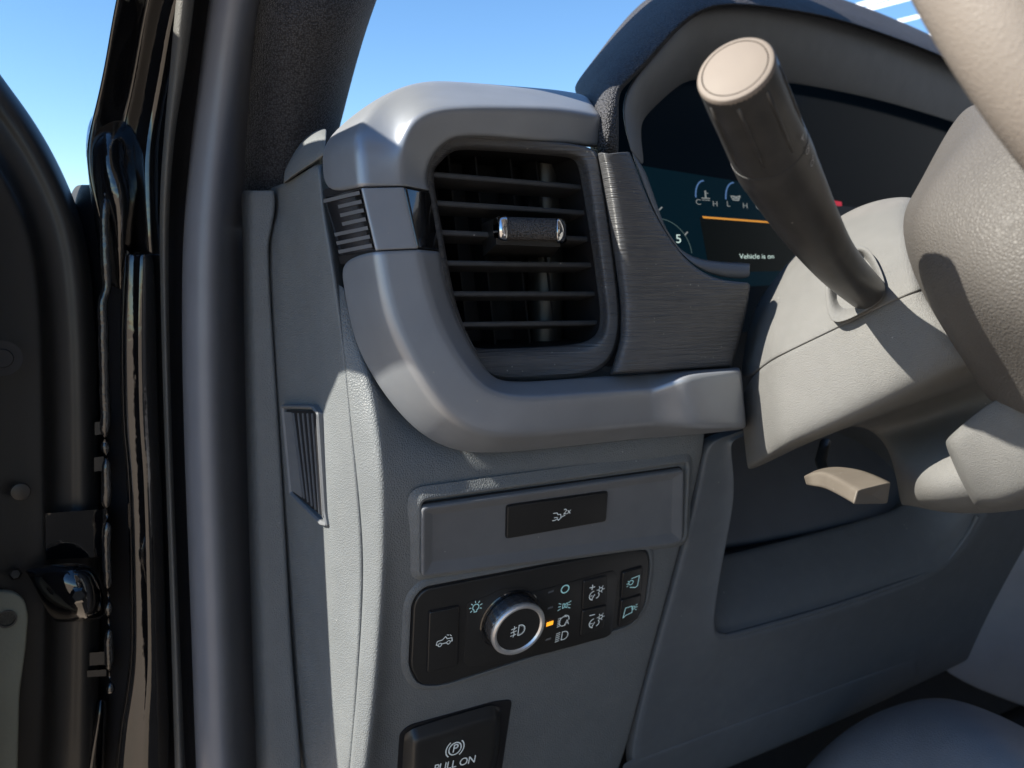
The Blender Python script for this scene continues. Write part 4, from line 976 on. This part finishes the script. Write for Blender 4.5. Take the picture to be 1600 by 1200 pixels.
# ------------------------------------------------------------------ console and footwell
cs = thing('center_console', 'dark purple grey console side panel rising right of the knee panel', 'console', D(1560, 1110, .9))
rows = [[L(1640, 700, .05), L(1800, 700, -.10), L(1900, 700, -.2)], [L(1520, 900, .04), L(1640, 880, -.06), L(1800, 860, -.2)], [L(1440, 1066, .035), L(1560, 1095, -.06), L(1750, 1140, -.2)]]
grid('side', rows, CON, cs, solid=.01)
st_ = thing('seat_bolster', 'rounded grey vinyl bolster in the bottom right corner', 'seat', D(1500, 1300, .5))
rows = rowsD([[(1250, 1200, 0.890), (1330, 1120, 0.870), (1420, 1086, 0.850), (1480, 1080, 0.810), (1560, 1108, 0.770), (1660, 1160, 0.750)],
              [(1230, 1230, 0.830), (1320, 1150, 0.790), (1420, 1115, 0.770), (1490, 1110, 0.730), (1570, 1140, 0.690), (1680, 1200, 0.670)],
              [(1220, 1300, 0.790), (1320, 1250, 0.750), (1420, 1200, 0.710), (1500, 1190, 0.670), (1590, 1210, 0.640), (1700, 1260, 0.620)],
              [(1220, 1400, 0.770), (1320, 1400, 0.710), (1420, 1380, 0.670), (1500, 1360, 0.630), (1600, 1350, 0.610), (1700, 1350, 0.590)]])
grid('cushion', rows, SEAT, st_, solid=.01)
fl = thing('footwell', 'dark carpeted footwell below the knee panel', 'footwell', L(1200, 1300, .2))
rows = [[Vector((x, .76, 1.22)) for x in (.2, .9, 1.65)], [Vector((x, .74, .80)) for x in (.2, .9, 1.65)], [Vector((x, .60, .68)) for x in (.2, .9, 1.65)]]
grid('carpet', rows, CARP, fl, solid=.01)

# ------------------------------------------------------------------ windscreen and roof
GLS = bpy.data.materials.new('windscreen_glass'); GLS.use_nodes = True
N = GLS.node_tree.nodes; Lk = GLS.node_tree.links; N.remove(N['Principled BSDF'])
tr = N.new('ShaderNodeBsdfTransparent'); tr.inputs[0].default_value = (.97, .99, .99, 1); gl = N.new('ShaderNodeBsdfGlossy'); gl.inputs['Roughness'].default_value = .02
mx = N.new('ShaderNodeMixShader'); mx.inputs[0].default_value = .03
Lk.new(tr.outputs[0], mx.inputs[1]); Lk.new(gl.outputs[0], mx.inputs[2]); Lk.new(mx.outputs[0], N['Material Output'].inputs[0])
ws = thing('windscreen', 'clear windscreen above the dashboard with fine pale lines at top right', 'windscreen', P(900, 150, 1.2))
W0, W1, W2 = P(540, 160, .95), P(1700, 60, 1.35), P(700, -600, .45)
WP = plane3(W0, W1, W2)
bm = bmesh.new(); quad(bm, WP, [(520, 420), (1900, 420), (1900, -700), (520, -700)], 0)
finish('glass', bm, GLS, ws)
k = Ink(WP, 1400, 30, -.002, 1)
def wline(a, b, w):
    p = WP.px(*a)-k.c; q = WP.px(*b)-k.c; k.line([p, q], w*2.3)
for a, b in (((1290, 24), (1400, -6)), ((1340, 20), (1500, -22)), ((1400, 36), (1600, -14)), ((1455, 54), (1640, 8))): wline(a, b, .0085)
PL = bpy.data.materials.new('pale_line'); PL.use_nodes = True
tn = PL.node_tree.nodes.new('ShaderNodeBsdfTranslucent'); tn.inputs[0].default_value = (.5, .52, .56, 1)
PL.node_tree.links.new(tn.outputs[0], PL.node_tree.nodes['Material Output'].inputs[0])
k.done('pale_stripe', PL, ws)  # translucent strips added to the glass to draw pale stripes

# ------------------------------------------------------------------ rest of the cab, around and behind the camera
cab = thing('cab_shell', 'grey lined truck cab roof and rear wall around the driver', 'truck cab', (1.0, -.9, .7))
def box(bm_, a, b):
    x0, y0, z0 = a; x1, y1, z1 = b
    hexa(bm_, [Vector(q) for q in ((x0, y0, z0), (x1, y0, z0), (x1, y0, z1), (x0, y0, z1), (x0, y1, z0), (x1, y1, z0), (x1, y1, z1), (x0, y1, z1))])
LIN = mat('roof_lining', (.50, .50, .50), .9, .2)
for nm, a, b, m_ in (('roof', (.10, -1.3, 1.84), (1.75, .28, 1.90), LIN), ('rear_wall', (.0, -1.36, .75), (1.75, -1.3, 1.84), GK), ('side_wall', (1.70, -1.3, .6), (1.76, .9, 1.84), GK), ('floor', (.02, -1.3, .62), (1.7, 1.0, .66), CARP), ('cowl_side', (.05, .76, .6), (.09, 1.3, 1.36), BLKM), ('bulkhead', (.12, .80, .66), (1.7, .84, 1.34), BLKM)):
    bm = bmesh.new(); box(bm, a, b); finish(nm, bm, m_, cab)
seat = thing('driver_seat', 'grey driver seat behind the steering wheel', 'seat', (.55, -.35, .66))
bm = bmesh.new(); box(bm, (.30, -.62, .80), (.80, -.12, .98)); o_ = finish('seat_cushion', bm, SEAT, seat); o_.modifiers.new('round', 'BEVEL').width = .05
bm = bmesh.new(); box(bm, (.30, -.78, .95), (.80, -.62, 1.62)); o_ = finish('backrest', bm, SEAT, seat); o_.modifiers.new('round', 'BEVEL').width = .05
